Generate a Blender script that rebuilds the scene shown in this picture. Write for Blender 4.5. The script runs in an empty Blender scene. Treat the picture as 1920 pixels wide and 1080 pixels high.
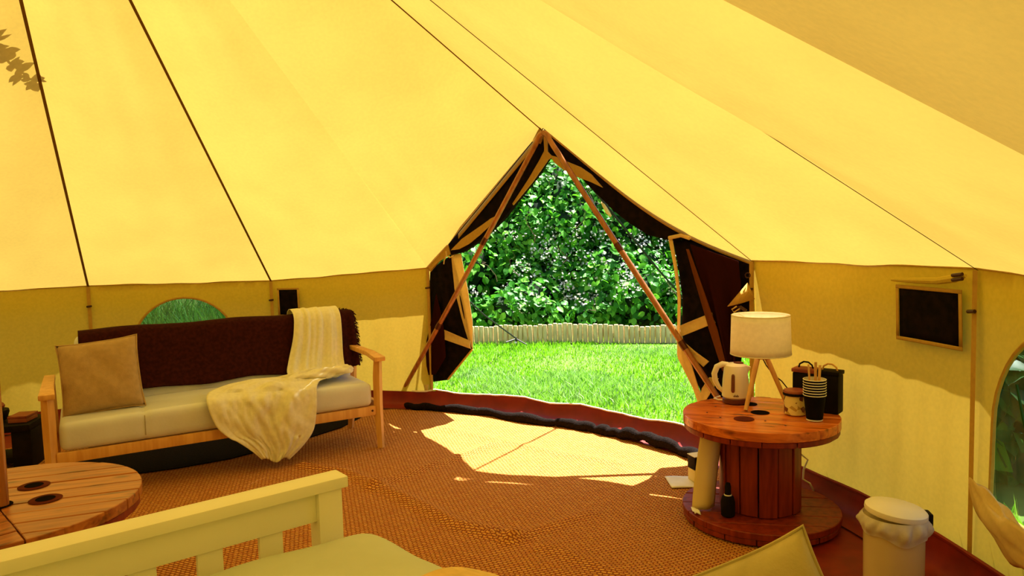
import bpy, bmesh, math, random
import numpy as np
from mathutils import Vector, Matrix, noise as mnoise
from mathutils.geometry import delaunay_2d_cdt

random.seed(7)
rng = np.random.default_rng(7)
sc = bpy.context.scene
COL = sc.collection
D2R = math.pi / 180

# ------------------------------------------------------------------ camera
cam_d = bpy.data.cameras.new('camera')
cam = bpy.data.objects.new('camera', cam_d)
COL.objects.link(cam)
cam_d.sensor_width = 36.0
cam_d.lens = 36.0 * 1350 / 1920
cam_d.clip_start = 0.02
PITCH, ROLL, CAMZ = 4.1 * D2R, -1.5 * D2R, 1.147
fw = Vector((0, math.cos(PITCH), -math.sin(PITCH)))
up = Vector((0, math.sin(PITCH), math.cos(PITCH)))
rt = Vector((1, 0, 0))
r2 = math.cos(ROLL) * rt + math.sin(ROLL) * up
u2 = -math.sin(ROLL) * rt + math.cos(ROLL) * up
cam.matrix_world = Matrix(((r2.x, u2.x, -fw.x, 0), (r2.y, u2.y, -fw.y, 0), (r2.z, u2.z, -fw.z, CAMZ), (0, 0, 0, 1)))
sc.camera = cam

# ------------------------------------------------------------------ world, sun, exposure
SUN_AZ, SUN_EL = 59 * D2R, 61 * D2R
sun_dir = Vector((math.cos(SUN_AZ) * math.cos(SUN_EL), math.sin(SUN_AZ) * math.cos(SUN_EL), math.sin(SUN_EL)))
world = bpy.data.worlds.new('sky')
sc.world = world
world.use_nodes = True
wn = world.node_tree
sky = wn.nodes.new('ShaderNodeTexSky')
sky.sky_type = 'NISHITA'
sky.sun_disc = False
sky.sun_elevation = SUN_EL
sky.sun_rotation = math.pi / 2 - SUN_AZ
wn.nodes['Background'].inputs[1].default_value = 0.28
wn.links.new(sky.outputs[0], wn.nodes['Background'].inputs[0])
sun_l = bpy.data.lights.new('sun', 'SUN')
sun_l.energy = 25.0
sun_l.angle = 0.009
sun_l.color = (1.0, 0.96, 0.88)
sun = bpy.data.objects.new('sun', sun_l)
COL.objects.link(sun)
sun.rotation_euler = (-sun_dir).to_track_quat('-Z', 'Y').to_euler()
sun.location = sun_dir * 12
vs = sc.view_settings
vs.view_transform = 'Standard'
vs.look = 'None'
vs.gamma = 1.0
vs.use_curve_mapping = False
vs.exposure = 0.0
sc.cycles.use_denoising = True
sc.cycles.max_bounces = 10
sc.cycles.diffuse_bounces = 6
sc.cycles.sample_clamp_indirect = 8.0

# ------------------------------------------------------------------ materials
def new_mat(name):
    m = bpy.data.materials.new(name)
    m.use_nodes = True
    nt = m.node_tree
    return m, nt, nt.nodes['Principled BSDF'], nt.nodes['Material Output']

def noise_color(nt, c1, c2, scale, stretch=(1, 1, 1), detail=4.0, lo=0.35, hi=0.65):
    tc = nt.nodes.new('ShaderNodeTexCoord')
    mp = nt.nodes.new('ShaderNodeMapping')
    mp.inputs['Scale'].default_value = stretch
    nz = nt.nodes.new('ShaderNodeTexNoise')
    nz.inputs['Scale'].default_value = scale
    nz.inputs['Detail'].default_value = detail
    rp = nt.nodes.new('ShaderNodeValToRGB')
    rp.color_ramp.elements[0].position = lo
    rp.color_ramp.elements[1].position = hi
    rp.color_ramp.elements[0].color = (*c1, 1)
    rp.color_ramp.elements[1].color = (*c2, 1)
    nt.links.new(tc.outputs['Object'], mp.inputs[0])
    nt.links.new(mp.outputs[0], nz.inputs['Vector'])
    nt.links.new(nz.outputs[0], rp.inputs[0])
    return rp.outputs[0], nz.outputs[0], mp.outputs[0]

def pm(name, c1, c2=None, scale=8, rough=0.7, bump=0.0, stretch=(1, 1, 1), metal=0.0, spec=0.3, bscale=None, sheen=0.0):
    m, nt, b, o = new_mat(name)
    if c2 is None:
        c2 = tuple(x * 0.85 for x in c1)
    col, fac, vec = noise_color(nt, c1, c2, scale, stretch)
    nt.links.new(col, b.inputs['Base Color'])
    b.inputs['Roughness'].default_value = rough
    b.inputs['Metallic'].default_value = metal
    b.inputs['Specular IOR Level'].default_value = spec
    if sheen:
        b.inputs['Sheen Weight'].default_value = sheen
    if bump:
        bp = nt.nodes.new('ShaderNodeBump')
        bp.inputs['Strength'].default_value = bump
        bp.inputs['Distance'].default_value = 0.004
        if bscale:
            n2 = nt.nodes.new('ShaderNodeTexNoise')
            n2.inputs['Scale'].default_value = bscale
            nt.links.new(vec, n2.inputs['Vector'])
            fac = n2.outputs[0]
        nt.links.new(fac, bp.inputs['Height'])
        nt.links.new(bp.outputs[0], b.inputs['Normal'])
    return m

def cloth_mat(name, refl, trans, fac, scale=60, var=0.9, bump=0.15):
    """thin woven cloth: part of the light goes through it"""
    m, nt, b, o = new_mat(name)
    nt.nodes.remove(b)
    df = nt.nodes.new('ShaderNodeBsdfDiffuse')
    tr = nt.nodes.new('ShaderNodeBsdfTranslucent')
    mx = nt.nodes.new('ShaderNodeMixShader')
    mx.inputs[0].default_value = fac
    c, f, vec = noise_color(nt, refl, tuple(x * var for x in refl), scale)
    c2, f2, vec2 = noise_color(nt, trans, tuple(x * var for x in trans), 3.0, detail=8)
    nt.links.new(c, df.inputs[0])
    nt.links.new(c2, tr.inputs[0])
    bp = nt.nodes.new('ShaderNodeBump')
    bp.inputs['Strength'].default_value = bump
    bp.inputs['Distance'].default_value = 0.003
    n2 = nt.nodes.new('ShaderNodeTexNoise')
    n2.inputs['Scale'].default_value = 25
    n2.inputs['Detail'].default_value = 6
    nt.links.new(vec, n2.inputs['Vector'])
    nt.links.new(n2.outputs[0], bp.inputs['Height'])
    nt.links.new(bp.outputs[0], df.inputs['Normal'])
    nt.links.new(df.outputs[0], mx.inputs[1])
    nt.links.new(tr.outputs[0], mx.inputs[2])
    nt.links.new(mx.outputs[0], o.inputs[0])
    return m

M = {}
M['canvas'] = cloth_mat('cream canvas', (0.72, 0.56, 0.20), (0.80, 0.56, 0.10), 0.155)
M['canvas_low_trans'] = cloth_mat('less translucent canvas', (0.70, 0.53, 0.18), (0.78, 0.53, 0.09), 0.095)  # lower translucency than the other roof panels
M['wallcanvas'] = cloth_mat('cream wall canvas', (0.66, 0.50, 0.08), (0.74, 0.50, 0.07), 0.15)
M['seam'] = cloth_mat('double canvas seam', (0.20, 0.10, 0.015), (0.25, 0.12, 0.02), 0.08)
M['edging'] = cloth_mat('tan canvas edging', (0.55, 0.34, 0.08), (0.5, 0.28, 0.06), 0.15)
M['foldtan'] = cloth_mat('brown fold', (0.16, 0.05, 0.012), (0.2, 0.06, 0.01), 0.2)
M['strap'] = cloth_mat('beige strap', (0.80, 0.60, 0.26), (0.7, 0.5, 0.16), 0.3)
M['net'] = pm('black insect net', (0.004, 0.003, 0.004), (0.012, 0.006, 0.006), 30, 0.9, spec=0.05)
M['darkflap'] = cloth_mat('dark brown flap lining', (0.035, 0.008, 0.006), (0.10, 0.012, 0.006), 0.3)
M['groundsheet'] = pm('brown groundsheet', (0.24, 0.016, 0.006), (0.17, 0.010, 0.004), 10, 0.5, bump=0.2)
M['blackfelt_shade'] = pm('black felt strip and sofa shade', (0.006, 0.004, 0.003), (0.014, 0.008, 0.006), 120, 0.95, bump=1.0, spec=0.05)  # felt of the door strip, also the painted shade under the sofa
M['whitepiping'] = pm('pale piping', (0.85, 0.75, 0.55), None, 20, 0.6)
M['toggle'] = pm('dark toggle', (0.05, 0.015, 0.01), None, 20, 0.4)
M['wood'] = pm('varnished pine', (0.46, 0.13, 0.024), (0.32, 0.075, 0.012), 5, 0.28, stretch=(1.0, 9, 9), bump=0.12, spec=0.5)
M['wood_dark'] = pm('dark stained pine', (0.27, 0.030, 0.006), (0.15, 0.012, 0.003), 5, 0.45, stretch=(9, 9, 1.0), bump=0.15)
M['wood_hole'] = pm('dark hole', (0.006, 0.003, 0.002), None, 20, 0.95, spec=0.02)
M['burn'] = pm('stained wood ring', (0.12, 0.020, 0.005), (0.07, 0.010, 0.003), 20, 0.8, spec=0.05)
M['beech'] = pm('beech wood', (0.72, 0.40, 0.12), (0.60, 0.30, 0.08), 5, 0.4, stretch=(8, 8, 1))
M['polewood'] = pm('varnished tent pole', (0.40, 0.15, 0.035), (0.25, 0.08, 0.02), 6, 0.25, stretch=(6, 6, 1), spec=0.6)
M['ferrule'] = pm('pole joint', (0.10, 0.03, 0.01), None, 20, 0.3, metal=0.5)
M['leather'] = pm('grey cream leather', (0.66, 0.68, 0.74), (0.60, 0.61, 0.66), 6, 0.42, bump=0.1, bscale=90)
M['stitch'] = pm('stitching', (0.40, 0.34, 0.26), None, 20, 0.8)
M['throw'] = pm('dark brown wool', (0.042, 0.008, 0.006), (0.025, 0.005, 0.004), 60, 0.95, bump=0.4, spec=0.05, bscale=180)
M['muslin'] = cloth_mat('cream muslin', (0.92, 0.88, 0.66), (0.85, 0.78, 0.5), 0.2, bump=0.5)
M['cushion'] = pm('taupe cushion', (0.44, 0.29, 0.14), (0.38, 0.25, 0.12), 40, 0.85, bump=0.25, bscale=200)
M['cushion2'] = pm('sage cushion', (0.52, 0.43, 0.18), (0.38, 0.31, 0.12), 9, 0.85, bump=0.2, bscale=150)
M['bedpaint'] = pm('cream painted wood', (0.86, 0.84, 0.66), (0.82, 0.80, 0.62), 4, 0.4)
M['duvet'] = pm('oatmeal duvet', (0.58, 0.62, 0.50), (0.52, 0.56, 0.42), 5, 0.9, bump=0.3, bscale=7)
M['blanket'] = pm('honey blanket', (0.80, 0.55, 0.22), None, 40, 0.9, bump=0.2, bscale=120)
M['whiteplastic'] = pm('white plastic', (0.82, 0.74, 0.60), None, 3, 0.35, spec=0.5)
M['binwhite'] = pm('white enamel', (0.62, 0.52, 0.32), None, 2, 0.25, spec=0.5)
M['binlid'] = pm('bin lid', (0.86, 0.82, 0.70), None, 2, 0.4, spec=0.5)
M['bag'] = cloth_mat('bin liner', (0.8, 0.74, 0.66), (0.7, 0.6, 0.5), 0.4, bump=1.0)
M['black'] = pm('black leatherette', (0.006, 0.004, 0.004), (0.010, 0.006, 0.005), 30, 0.6, spec=0.08)
M['redbrown'] = pm('red brown lid', (0.30, 0.07, 0.03), (0.2, 0.04, 0.02), 12, 0.4)
M['kettlebase'] = pm('kettle base', (0.12, 0.025, 0.015), None, 10, 0.4)
M['gauge'] = pm('water gauge', (0.14, 0.03, 0.012), None, 10, 0.15, spec=0.6)
M['shade'] = cloth_mat('white lamp shade', (0.88, 0.84, 0.76), (0.85, 0.75, 0.6), 0.3, bump=0.05)
bm_, bnt, bb_, bo_ = new_mat('added bulb glow')
bb_.inputs['Emission Color'].default_value = (1.0, 0.72, 0.36, 1)
bb_.inputs['Emission Strength'].default_value = 22.0
M['added_bulb'] = bm_
M['cardboard'] = pm('cream card', (0.82, 0.66, 0.30), (0.76, 0.60, 0.26), 5, 0.7)
M['paper'] = pm('white paper', (0.85, 0.82, 0.75), None, 10, 0.7)
M['cupblack'] = pm('black card cup', (0.005, 0.004, 0.004), None, 30, 0.7, spec=0.06)
M['rope'] = pm('dark guy rope', (0.02, 0.02, 0.018), None, 60, 0.8)
M['peg'] = pm('dark steel peg', (0.02, 0.02, 0.02), None, 30, 0.5, metal=0.4)
M['log'] = pm('edging log', (0.80, 0.61, 0.30), (0.60, 0.44, 0.20), 14, 0.8, stretch=(3, 3, 0.6), bump=0.5)
M['book'] = pm('red brown box', (0.32, 0.09, 0.04), (0.25, 0.06, 0.03), 12, 0.5)
M['soil'] = pm('lawn soil', (0.10, 0.16, 0.02), (0.07, 0.12, 0.015), 6, 0.95)
M['twig'] = pm('bramble stems', (0.16, 0.10, 0.05), (0.10, 0.06, 0.03), 20, 0.8)

def leaf_mat(name, cols, trans, rough=0.45, tf=0.3):
    m, nt, b, o = new_mat(name)
    g = nt.nodes.new('ShaderNodeNewGeometry')
    rp = nt.nodes.new('ShaderNodeValToRGB')
    els = rp.color_ramp.elements
    while len(els) < len(cols):
        els.new(0.5)
    for i, c in enumerate(cols):
        els[i].position = i / (len(cols) - 1)
        els[i].color = (*c, 1)
    nt.links.new(g.outputs['Random Per Island'], rp.inputs[0])
    nt.links.new(rp.outputs[0], b.inputs['Base Color'])
    b.inputs['Roughness'].default_value = rough
    b.inputs['Specular IOR Level'].default_value = 0.15
    tr = nt.nodes.new('ShaderNodeBsdfTranslucent')
    tr.inputs[0].default_value = (*trans, 1)
    mx = nt.nodes.new('ShaderNodeMixShader')
    mx.inputs[0].default_value = tf
    nt.links.new(b.outputs[0], mx.inputs[1])
    nt.links.new(tr.outputs[0], mx.inputs[2])
    nt.links.new(mx.outputs[0], o.inputs[0])
    return m
M['leaf'] = leaf_mat('bramble leaf', [(0.010, 0.08, 0.008), (0.035, 0.21, 0.012), (0.08, 0.36, 0.02), (0.20, 0.52, 0.04)], (0.12, 0.46, 0.015))
M['leafdark'] = leaf_mat('dark leaf', [(0.006, 0.03, 0.006), (0.02, 0.08, 0.012), (0.04, 0.14, 0.02)], (0.05, 0.16, 0.02))
M['grass'] = leaf_mat('grass blade', [(0.07, 0.26, 0.008), (0.13, 0.40, 0.010), (0.20, 0.48, 0.014), (0.30, 0.52, 0.03)], (0.22, 0.55, 0.012), 0.5, 0.35)
M['meadow'] = leaf_mat('meadow grass', [(0.02, 0.09, 0.012), (0.04, 0.15, 0.02), (0.07, 0.20, 0.035)], (0.05, 0.16, 0.015), 0.5, 0.25)
M['grasspale'] = leaf_mat('pale clover grass', [(0.12, 0.34, 0.04), (0.28, 0.48, 0.14), (0.45, 0.60, 0.32)], (0.25, 0.5, 0.06), 0.5, 0.3)
M['petal'] = leaf_mat('bramble petals', [(0.80, 0.70, 0.62), (0.92, 0.85, 0.80), (0.75, 0.78, 0.55)], (0.7, 0.6, 0.5), 0.6, 0.2)
M['core'] = pm('painted hedge core shade', (0.006, 0.020, 0.006), (0.012, 0.04, 0.008), 12, 0.9, bump=1.0)

def carpet_material():
    m, nt, b, o = new_mat('coir matting')
    tc = nt.nodes.new('ShaderNodeTexCoord')
    mp = nt.nodes.new('ShaderNodeMapping')
    mp.inputs['Rotation'].default_value = (0, 0, 0.42)
    br = nt.nodes.new('ShaderNodeTexBrick')
    br.offset = 0.5
    br.inputs['Scale'].default_value = 1.0
    br.inputs['Mortar Size'].default_value = 0.0038
    br.inputs['Mortar Smooth'].default_value = 1.0
    br.inputs['Brick Width'].default_value = 0.0215
    br.inputs['Row Height'].default_value = 0.0130
    br.inputs['Color1'].default_value = (0.86, 0.42, 0.10, 1)
    br.inputs['Color2'].default_value = (0.74, 0.32, 0.07, 1)
    br.inputs['Mortar'].default_value = (0.34, 0.07, 0.012, 1)
    nz = nt.nodes.new('ShaderNodeTexNoise')
    nz.inputs['Scale'].default_value = 120
    nz.inputs['Detail'].default_value = 3
    mixc = nt.nodes.new('ShaderNodeMixRGB')
    mixc.blend_type = 'MULTIPLY'
    mixc.inputs[0].default_value = 0.40
    add = nt.nodes.new('ShaderNodeMath')
    add.operation = 'MULTIPLY_ADD'
    add.inputs[1].default_value = 0.5
    inv = nt.nodes.new('ShaderNodeMath')
    inv.operation = 'SUBTRACT'
    inv.inputs[0].default_value = 1.0
    bp = nt.nodes.new('ShaderNodeBump')
    bp.inputs['Strength'].default_value = 0.9
    bp.inputs['Distance'].default_value = 0.005
    nt.links.new(tc.outputs['Object'], mp.inputs[0])
    dn = nt.nodes.new('ShaderNodeTexNoise'); dn.inputs['Scale'].default_value = 45; dn.inputs['Detail'].default_value = 2
    dm = nt.nodes.new('ShaderNodeVectorMath'); dm.operation = 'MULTIPLY_ADD'
    dm.inputs[1].default_value = (0.009, 0.009, 0)
    nt.links.new(mp.outputs[0], dn.inputs['Vector'])
    nt.links.new(dn.outputs['Color'], dm.inputs[0]); nt.links.new(mp.outputs[0], dm.inputs[2])
    nt.links.new(dm.outputs[0], br.inputs['Vector'])
    nt.links.new(mp.outputs[0], nz.inputs['Vector'])
    nt.links.new(br.outputs['Color'], mixc.inputs[1])
    nt.links.new(nz.outputs['Color'], mixc.inputs[2])
    nt.links.new(mixc.outputs[0], b.inputs['Base Color'])
    nt.links.new(br.outputs['Fac'], inv.inputs[1])
    nt.links.new(nz.outputs[0], add.inputs[0])
    nt.links.new(inv.outputs[0], add.inputs[2])
    nt.links.new(add.outputs[0], bp.inputs['Height'])
    nt.links.new(bp.outputs[0], b.inputs['Normal'])
    b.inputs['Roughness'].default_value = 0.9
    b.inputs['Specular IOR Level'].default_value = 0.1
    return m
M['carpet'] = carpet_material()

def pane_material(name, tint, haze, hz):
    m, nt, b, o = new_mat(name)
    nt.nodes.remove(b)
    t = nt.nodes.new('ShaderNodeBsdfTransparent')
    t.inputs[0].default_value = (*tint, 1)
    g = nt.nodes.new('ShaderNodeBsdfGlossy')
    g.inputs[1].default_value = 0.15
    d = nt.nodes.new('ShaderNodeBsdfDiffuse')
    c, f, v = noise_color(nt, haze, tuple(x * 0.6 for x in haze), 9)
    nt.links.new(c, d.inputs[0])
    m1 = nt.nodes.new('ShaderNodeMixShader'); m1.inputs[0].default_value = hz
    m2 = nt.nodes.new('ShaderNodeMixShader'); m2.inputs[0].default_value = 0.05
    nt.links.new(t.outputs[0], m1.inputs[1]); nt.links.new(d.outputs[0], m1.inputs[2])
    nt.links.new(m1.outputs[0], m2.inputs[1]); nt.links.new(g.outputs[0], m2.inputs[2])
    nt.links.new(m2.outputs[0], o.inputs[0])
    return m
M['pane'] = pane_material('clear tent window', (0.70, 0.82, 0.76), (0.36, 0.50, 0.46), 0.16)

def mosaic_material():
    m, nt, b, o = new_mat('patterned jar')
    tc = nt.nodes.new('ShaderNodeTexCoord')
    v = nt.nodes.new('ShaderNodeTexVoronoi'); v.inputs['Scale'].default_value = 52
    r = nt.nodes.new('ShaderNodeValToRGB'); r.color_ramp.interpolation = 'CONSTANT'
    e = r.color_ramp.elements
    e[0].color = (0.75, 0.62, 0.28, 1); e[1].position = 0.62; e[1].color = (0.16, 0.05, 0.02, 1)
    x = e.new(0.8); x.color = (0.45, 0.30, 0.08, 1)
    sp = nt.nodes.new('ShaderNodeSeparateColor')
    nt.links.new(tc.outputs['Object'], v.inputs['Vector'])
    nt.links.new(v.outputs['Color'], sp.inputs[0]); nt.links.new(sp.outputs[0], r.inputs[0])
    nt.links.new(r.outputs[0], b.inputs['Base Color']); b.inputs['Roughness'].default_value = 0.25
    return m
M['mosaic'] = mosaic_material()

# ------------------------------------------------------------------ helpers
class MB:
    def __init__(s):
        s.v = []; s.f = []
    def add(s, vs, fs):
        o = len(s.v)
        s.v += [tuple(v) for v in vs]
        s.f += [tuple(i + o for i in f) for f in fs]
        return s
    def box(s, x0, x1, y0, y1, z0, z1):
        v = [(x0, y0, z0), (x1, y0, z0), (x1, y1, z0), (x0, y1, z0), (x0, y0, z1), (x1, y0, z1), (x1, y1, z1), (x0, y1, z1)]
        return s.add(v, [(3, 2, 1, 0), (4, 5, 6, 7), (0, 1, 5, 4), (1, 2, 6, 5), (2, 3, 7, 6), (3, 0, 4, 7)])
    def tube(s, pts, rad, n=10, cap=True, flat=1.0):
        pts = [Vector(p) for p in pts]
        if not hasattr(rad, '__len__'):
            rad = [rad] * len(pts)
        rings = []
        ref = None
        for i, p in enumerate(pts):
            t = (pts[min(i + 1, len(pts) - 1)] - pts[max(i - 1, 0)]).normalized()
            if ref is None:
                ref = Vector((0, 0, 1)) if abs(t.z) < 0.9 else Vector((1, 0, 0))
            a = (ref - t * ref.dot(t)).normalized(); ref = a
            b = t.cross(a)
            rings.append([p + (a * math.cos(2 * math.pi * k / n) * flat + b * math.sin(2 * math.pi * k / n)) * rad[i] for k in range(n)])
        v = [q for r in rings for q in r]
        f = [(i * n + k, i * n + (k + 1) % n, (i + 1) * n + (k + 1) % n, (i + 1) * n + k) for i in range(len(pts) - 1) for k in range(n)]
        if cap:
            f.append(tuple(range(n - 1, -1, -1))); f.append(tuple(range((len(pts) - 1) * n, len(pts) * n)))
        return s.add(v, f)
    def lathe(s, prof, n=28, c=(0, 0), cap=True):
        v = []; f = []
        for r, z in prof:
            v += [(c[0] + r * math.cos(2 * math.pi * k / n), c[1] + r * math.sin(2 * math.pi * k / n), z) for k in range(n)]
        for i in range(len(prof) - 1):
            f += [(i * n + k, i * n + (k + 1) % n, (i + 1) * n + (k + 1) % n, (i + 1) * n + k) for k in range(n)]
        if cap:
            f.append(tuple(range(n - 1, -1, -1))); f.append(tuple(range((len(prof) - 1) * n, len(prof) * n)))
        return s.add(v, f)
    def grid(s, fn, nu, nv, close=False):
        v = [fn(i / nu, j / nv) for j in range(nv + 1) for i in range(nu + 1)]
        w = nu + 1
        f = [(j * w + i, j * w + i + 1, (j + 1) * w + i + 1, (j + 1) * w + i) for j in range(nv) for i in range(nu)]
        return s.add(v, f)
    def build(s, name, mat, parent=None, smooth=True, bevel=0.0, solid=0.0, sub=0, segs=2, angle=40):
        me = bpy.data.meshes.new(name)
        me.from_pydata([tuple(x) for x in s.v], [], s.f)
        me.update()
        ob = bpy.data.objects.new(name, me)
        COL.objects.link(ob)
        me.materials.append(M[mat] if isinstance(mat, str) else mat)
        bm = bmesh.new(); bm.from_mesh(me)
        bmesh.ops.recalc_face_normals(bm, faces=bm.faces)
        if bevel:
            es = [e for e in bm.edges if len(e.link_faces) == 2 and e.calc_face_angle(0) > 0.6]
            bmesh.ops.bevel(bm, geom=es, offset=bevel, segments=segs, affect='EDGES', profile=0.6)
        bm.to_mesh(me); bm.free()
        if smooth:
            for p in me.polygons: p.use_smooth = True
            if angle < 180:
                try: me.set_sharp_from_angle(angle=angle * D2R)
                except Exception: pass
        if solid:
            md = ob.modifiers.new('solid', 'SOLIDIFY'); md.thickness = solid; md.offset = 0
        if sub:
            md = ob.modifiers.new('sub', 'SUBSURF'); md.levels = sub; md.render_levels = sub
        if parent is not None:
            ob.parent = parent
        return ob

def tag(o, label=None, cat=None, group=None, kind=None):
    if label: o['label'] = label
    if cat: o['category'] = cat
    if group: o['group'] = group
    if kind: o['kind'] = kind
    return o
def thing(name, label, cat, loc=(0, 0, 0), rz=0.0, group=None, kind=None):
    o = bpy.data.objects.new(name, None)
    o.empty_display_size = 0.05
    COL.objects.link(o); o.location = loc; o.rotation_euler = (0, 0, rz)
    return tag(o, label, cat, group, kind)
def copy_obj(o, parent=None):
    c = o.copy(); COL.objects.link(c); c.parent = parent
    for ch in list(o.children):
        copy_obj(ch, c)
    return c
def lerp(a, b, t):
    return a + (b - a) * t
def smooth(t):
    t = max(0.0, min(1.0, t)); return t * t * (3 - 2 * t)

# ------------------------------------------------------------------ tent shell
CX, CY, RT = -1.5235, 2.0593, 3.0
APEX = Vector((CX, CY, 2.92))
SEAM = [27.0, 3.86, -18.7] + [-18.7 - 22.54 * k for k in range(1, 10)] + [115.4 - 360, 93.2 - 360, 71.4 - 360]
def eave_z(a):
    a = a % 360
    if a > 340: a -= 360
    xs = [-20, 4, 27, 71.4, 82, 93.2, 115.4, 124, 160, 205, 229, 251, 274, 296, 319, 340]
    zs = [0.96, 1.005, 0.999, 0.945, 0.90, 0.878, 0.89, 0.877, 0.90, 0.92, 1.04, 1.10, 1.12, 1.12, 1.06, 0.96]
    return float(np.interp(a, xs, zs))
def rf(a):
    """ground plan radius: the tent bulges behind the bed"""
    a = (a + 180) % 360 - 180
    return float(np.interp(a, [-180, -155, -131, -109, -86, -64, -41, -18.7, 180], [3.0, 3.0, 3.3, 3.6, 3.7, 3.7, 3.4, 3.0, 3.0]))
def polar(a, r, z):
    return Vector((CX + r * math.cos(a * D2R), CY + r * math.sin(a * D2R), z))
SEAM_PT = [polar(a, rf(a), eave_z(a)) for a in SEAM]
DA = Vector((0.203, 4.19, 1.765))              # top of the door
E_DIR = Vector((0.757, -0.653, 0)); N_DIR = Vector((0.653, 0.757, 0)); D_ORG = Vector((-0.567, 4.903, 0))
def dp(a, z, off=0.0):
    """a point of the door plane: a along the door, z up, off outwards"""
    return D_ORG + E_DIR * a + N_DIR * off + Vector((0, 0, z))

tent = thing('ceiling', 'sunlit cream canvas roof of the bell tent', 'tent roof', (0, 0, 0), kind='structure')
def roof_panel(A, B, low, sag, wr=None, over=0.045, mat='canvas'):
    nu, nv = 22, 40
    def fn(u, v):
        t = 0.012 + v * (1.0 + over - 0.012)
        L = low(u)
        p = APEX + (L - APEX) * t
        s = sag * 4 * u * (1 - u) * math.sin(math.pi * min(1.0, t) ** 1.3) ** 0.9 if t < 1 else 0.0
        d = (A - APEX).cross(B - APEX).normalized()
        if d.z > 0: d = -d
        p = p + d * s
        if wr: p = p + d * wr(u, t)
        return p
    m = MB().grid(fn, nu, nv)
    return m.build('roof_panel', mat, tent, angle=180)
def seam_strip(A, off, w, sag=0.0, t1=1.0):
    d = (A - APEX)
    side = d.cross(Vector((0, 0, 1))).normalized()
    inn = side.cross(d).normalized()
    if inn.z > 0: inn = -inn
    def fn(u, v):
        t = 0.015 + v * (t1 - 0.015)
        return APEX + d * t + side * (u - 0.5) * w + inn * (off + sag * math.sin(math.pi * t)) 
    return MB().grid(fn, 1, 20).build('seam', 'seam', tent)
def eave_pt(i, u):
    A, B = SEAM_PT[i], SEAM_PT[i + 1]
    a = lerp(SEAM[i], SEAM[i + 1], u)
    ch = A.lerp(B, u)
    arc = polar(a, rf(a), ch.z)
    return ch.lerp(arc, 0.55)
def crease(i):
    def wr(u, t):
        return 4 * u * (1 - u) * 0.004 * math.sin(9 * u + i * 2.1) * math.sin(5 * t + i) + 4 * u * (1 - u) * 0.0025 * math.sin(23 * u + 7 * t + i)
    return wr
for i in range(len(SEAM) - 1):
    roof_panel(SEAM_PT[i], SEAM_PT[i + 1], lambda u, i=i: eave_pt(i, u), {0: 0.075, 1: 0.09}.get(i, 0.06), crease(i), mat='canvas_low_trans' if i in (2, 3) else 'canvas')
# door panels: from the eave corners up to the door top
CL, CR = SEAM_PT[-1], SEAM_PT[0]
def lowL(u):      # 0 at the left corner, 1 at the door top
    p = CL.lerp(DA, u)
    p = p - Vector((0, 0, 0.004)) * math.sin(math.pi * u) ** 1.0
    return p
def lowR(u):
    p = DA.lerp(CR, u)
    return p - Vector((0, 0, 0.085)) * math.sin(math.pi * u ** 1.25)
def wrL(u, t):
    # creases that pull towards the lower door corner
    q = max(0.0, (t - 0.6) / 0.4)
    return 0.006 * q * math.sin(40 * u + 10 * t) * math.exp(-((u - 0.25) / 0.3) ** 2) * min(1.0, 6 * (1.02 - t))
roof_panel(CL, DA, lowL, 0.035, wrL, over=0.0)
roof_panel(DA, CR, lowR, 0.022, None, over=0.0)
for i, p in enumerate(SEAM_PT):
    if i in (2, 14): continue
    seam_strip(p, 0.004, 0.014 if i in (12, 13) else 0.007, 0.0 if i else 0.0)
seam_strip(DA, 0.020, 0.010)
# eave binding line, one piece for each panel
for i in range(len(SEAM) - 1):
    pts = [eave_pt(i, u / 10) + Vector((0, 0, 0.004)) for u in range(11)]
    pts = [p + (Vector((CX, CY, p.z)) - p).normalized() * 0.006 for p in pts]
    MB().tube(pts, 0.004, 6).build('eave_binding', 'edging', tent)

# walls
wall_left = thing('wall_left', 'cream canvas wall behind the sofa with an arched window', 'tent wall', kind='structure')
wall_right = thing('wall_right', 'cream canvas wall behind the cable drum side table', 'tent wall', kind='structure')
wall_back = thing('wall_back', 'canvas wall behind the bed on the camera side', 'tent wall', kind='structure')
def wall_pt(i, u, z, off=0.0):
    top = eave_pt(i, u)
    zt = top.z + 0.012
    f = (z - 0.06) / (zt - 0.06)
    p = Vector((top.x, top.y, z))
    c = Vector((CX, CY, z))
    d = (p - c).normalized()
    loose = math.sin(math.pi * max(0, min(1, f))) 
    loose_u = min(1.0, 6 * u * (1 - u))
    rip = loose_u * 0.006 * math.sin(u * 31 + i * 1.7 + 2 * f) * loose * max(0, 1 - f) ** 1.5 + loose_u * 0.003 * math.sin(u * 67 + i) * (1 - f) * loose
    return p + d * (rip + 0.012 * loose - off)
def arch_uv(i, az, zc, r, zb, n=20):
    da = r / RT / D2R
    pts = []
    for k in range(n + 1):
        th = math.pi * k / n
        a = az - da * math.cos(th)
        pts.append((a, zc + r * math.sin(th)))
    pts.append((az + da, zb)); pts.append((az - da, zb))
    return [((a - SEAM[i]) / (SEAM[i + 1] - SEAM[i]), z) for a, z in pts]
def in_poly(x, y, poly):
    c = False; j = len(poly) - 1
    for k in range(len(poly)):
        (xi, yi), (xj, yj) = poly[k], poly[j]
        if (yi > y) != (yj > y) and x < (xj - xi) * (y - yi) / (yj - yi) + xi: c = not c
        j = k
    return c
HOLES = {1: arch_uv(1, -4.0, 0.53, 0.33, 0.27), 12: arch_uv(12, 104.4 - 360, 0.455, 0.33, 0.26)}
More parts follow.
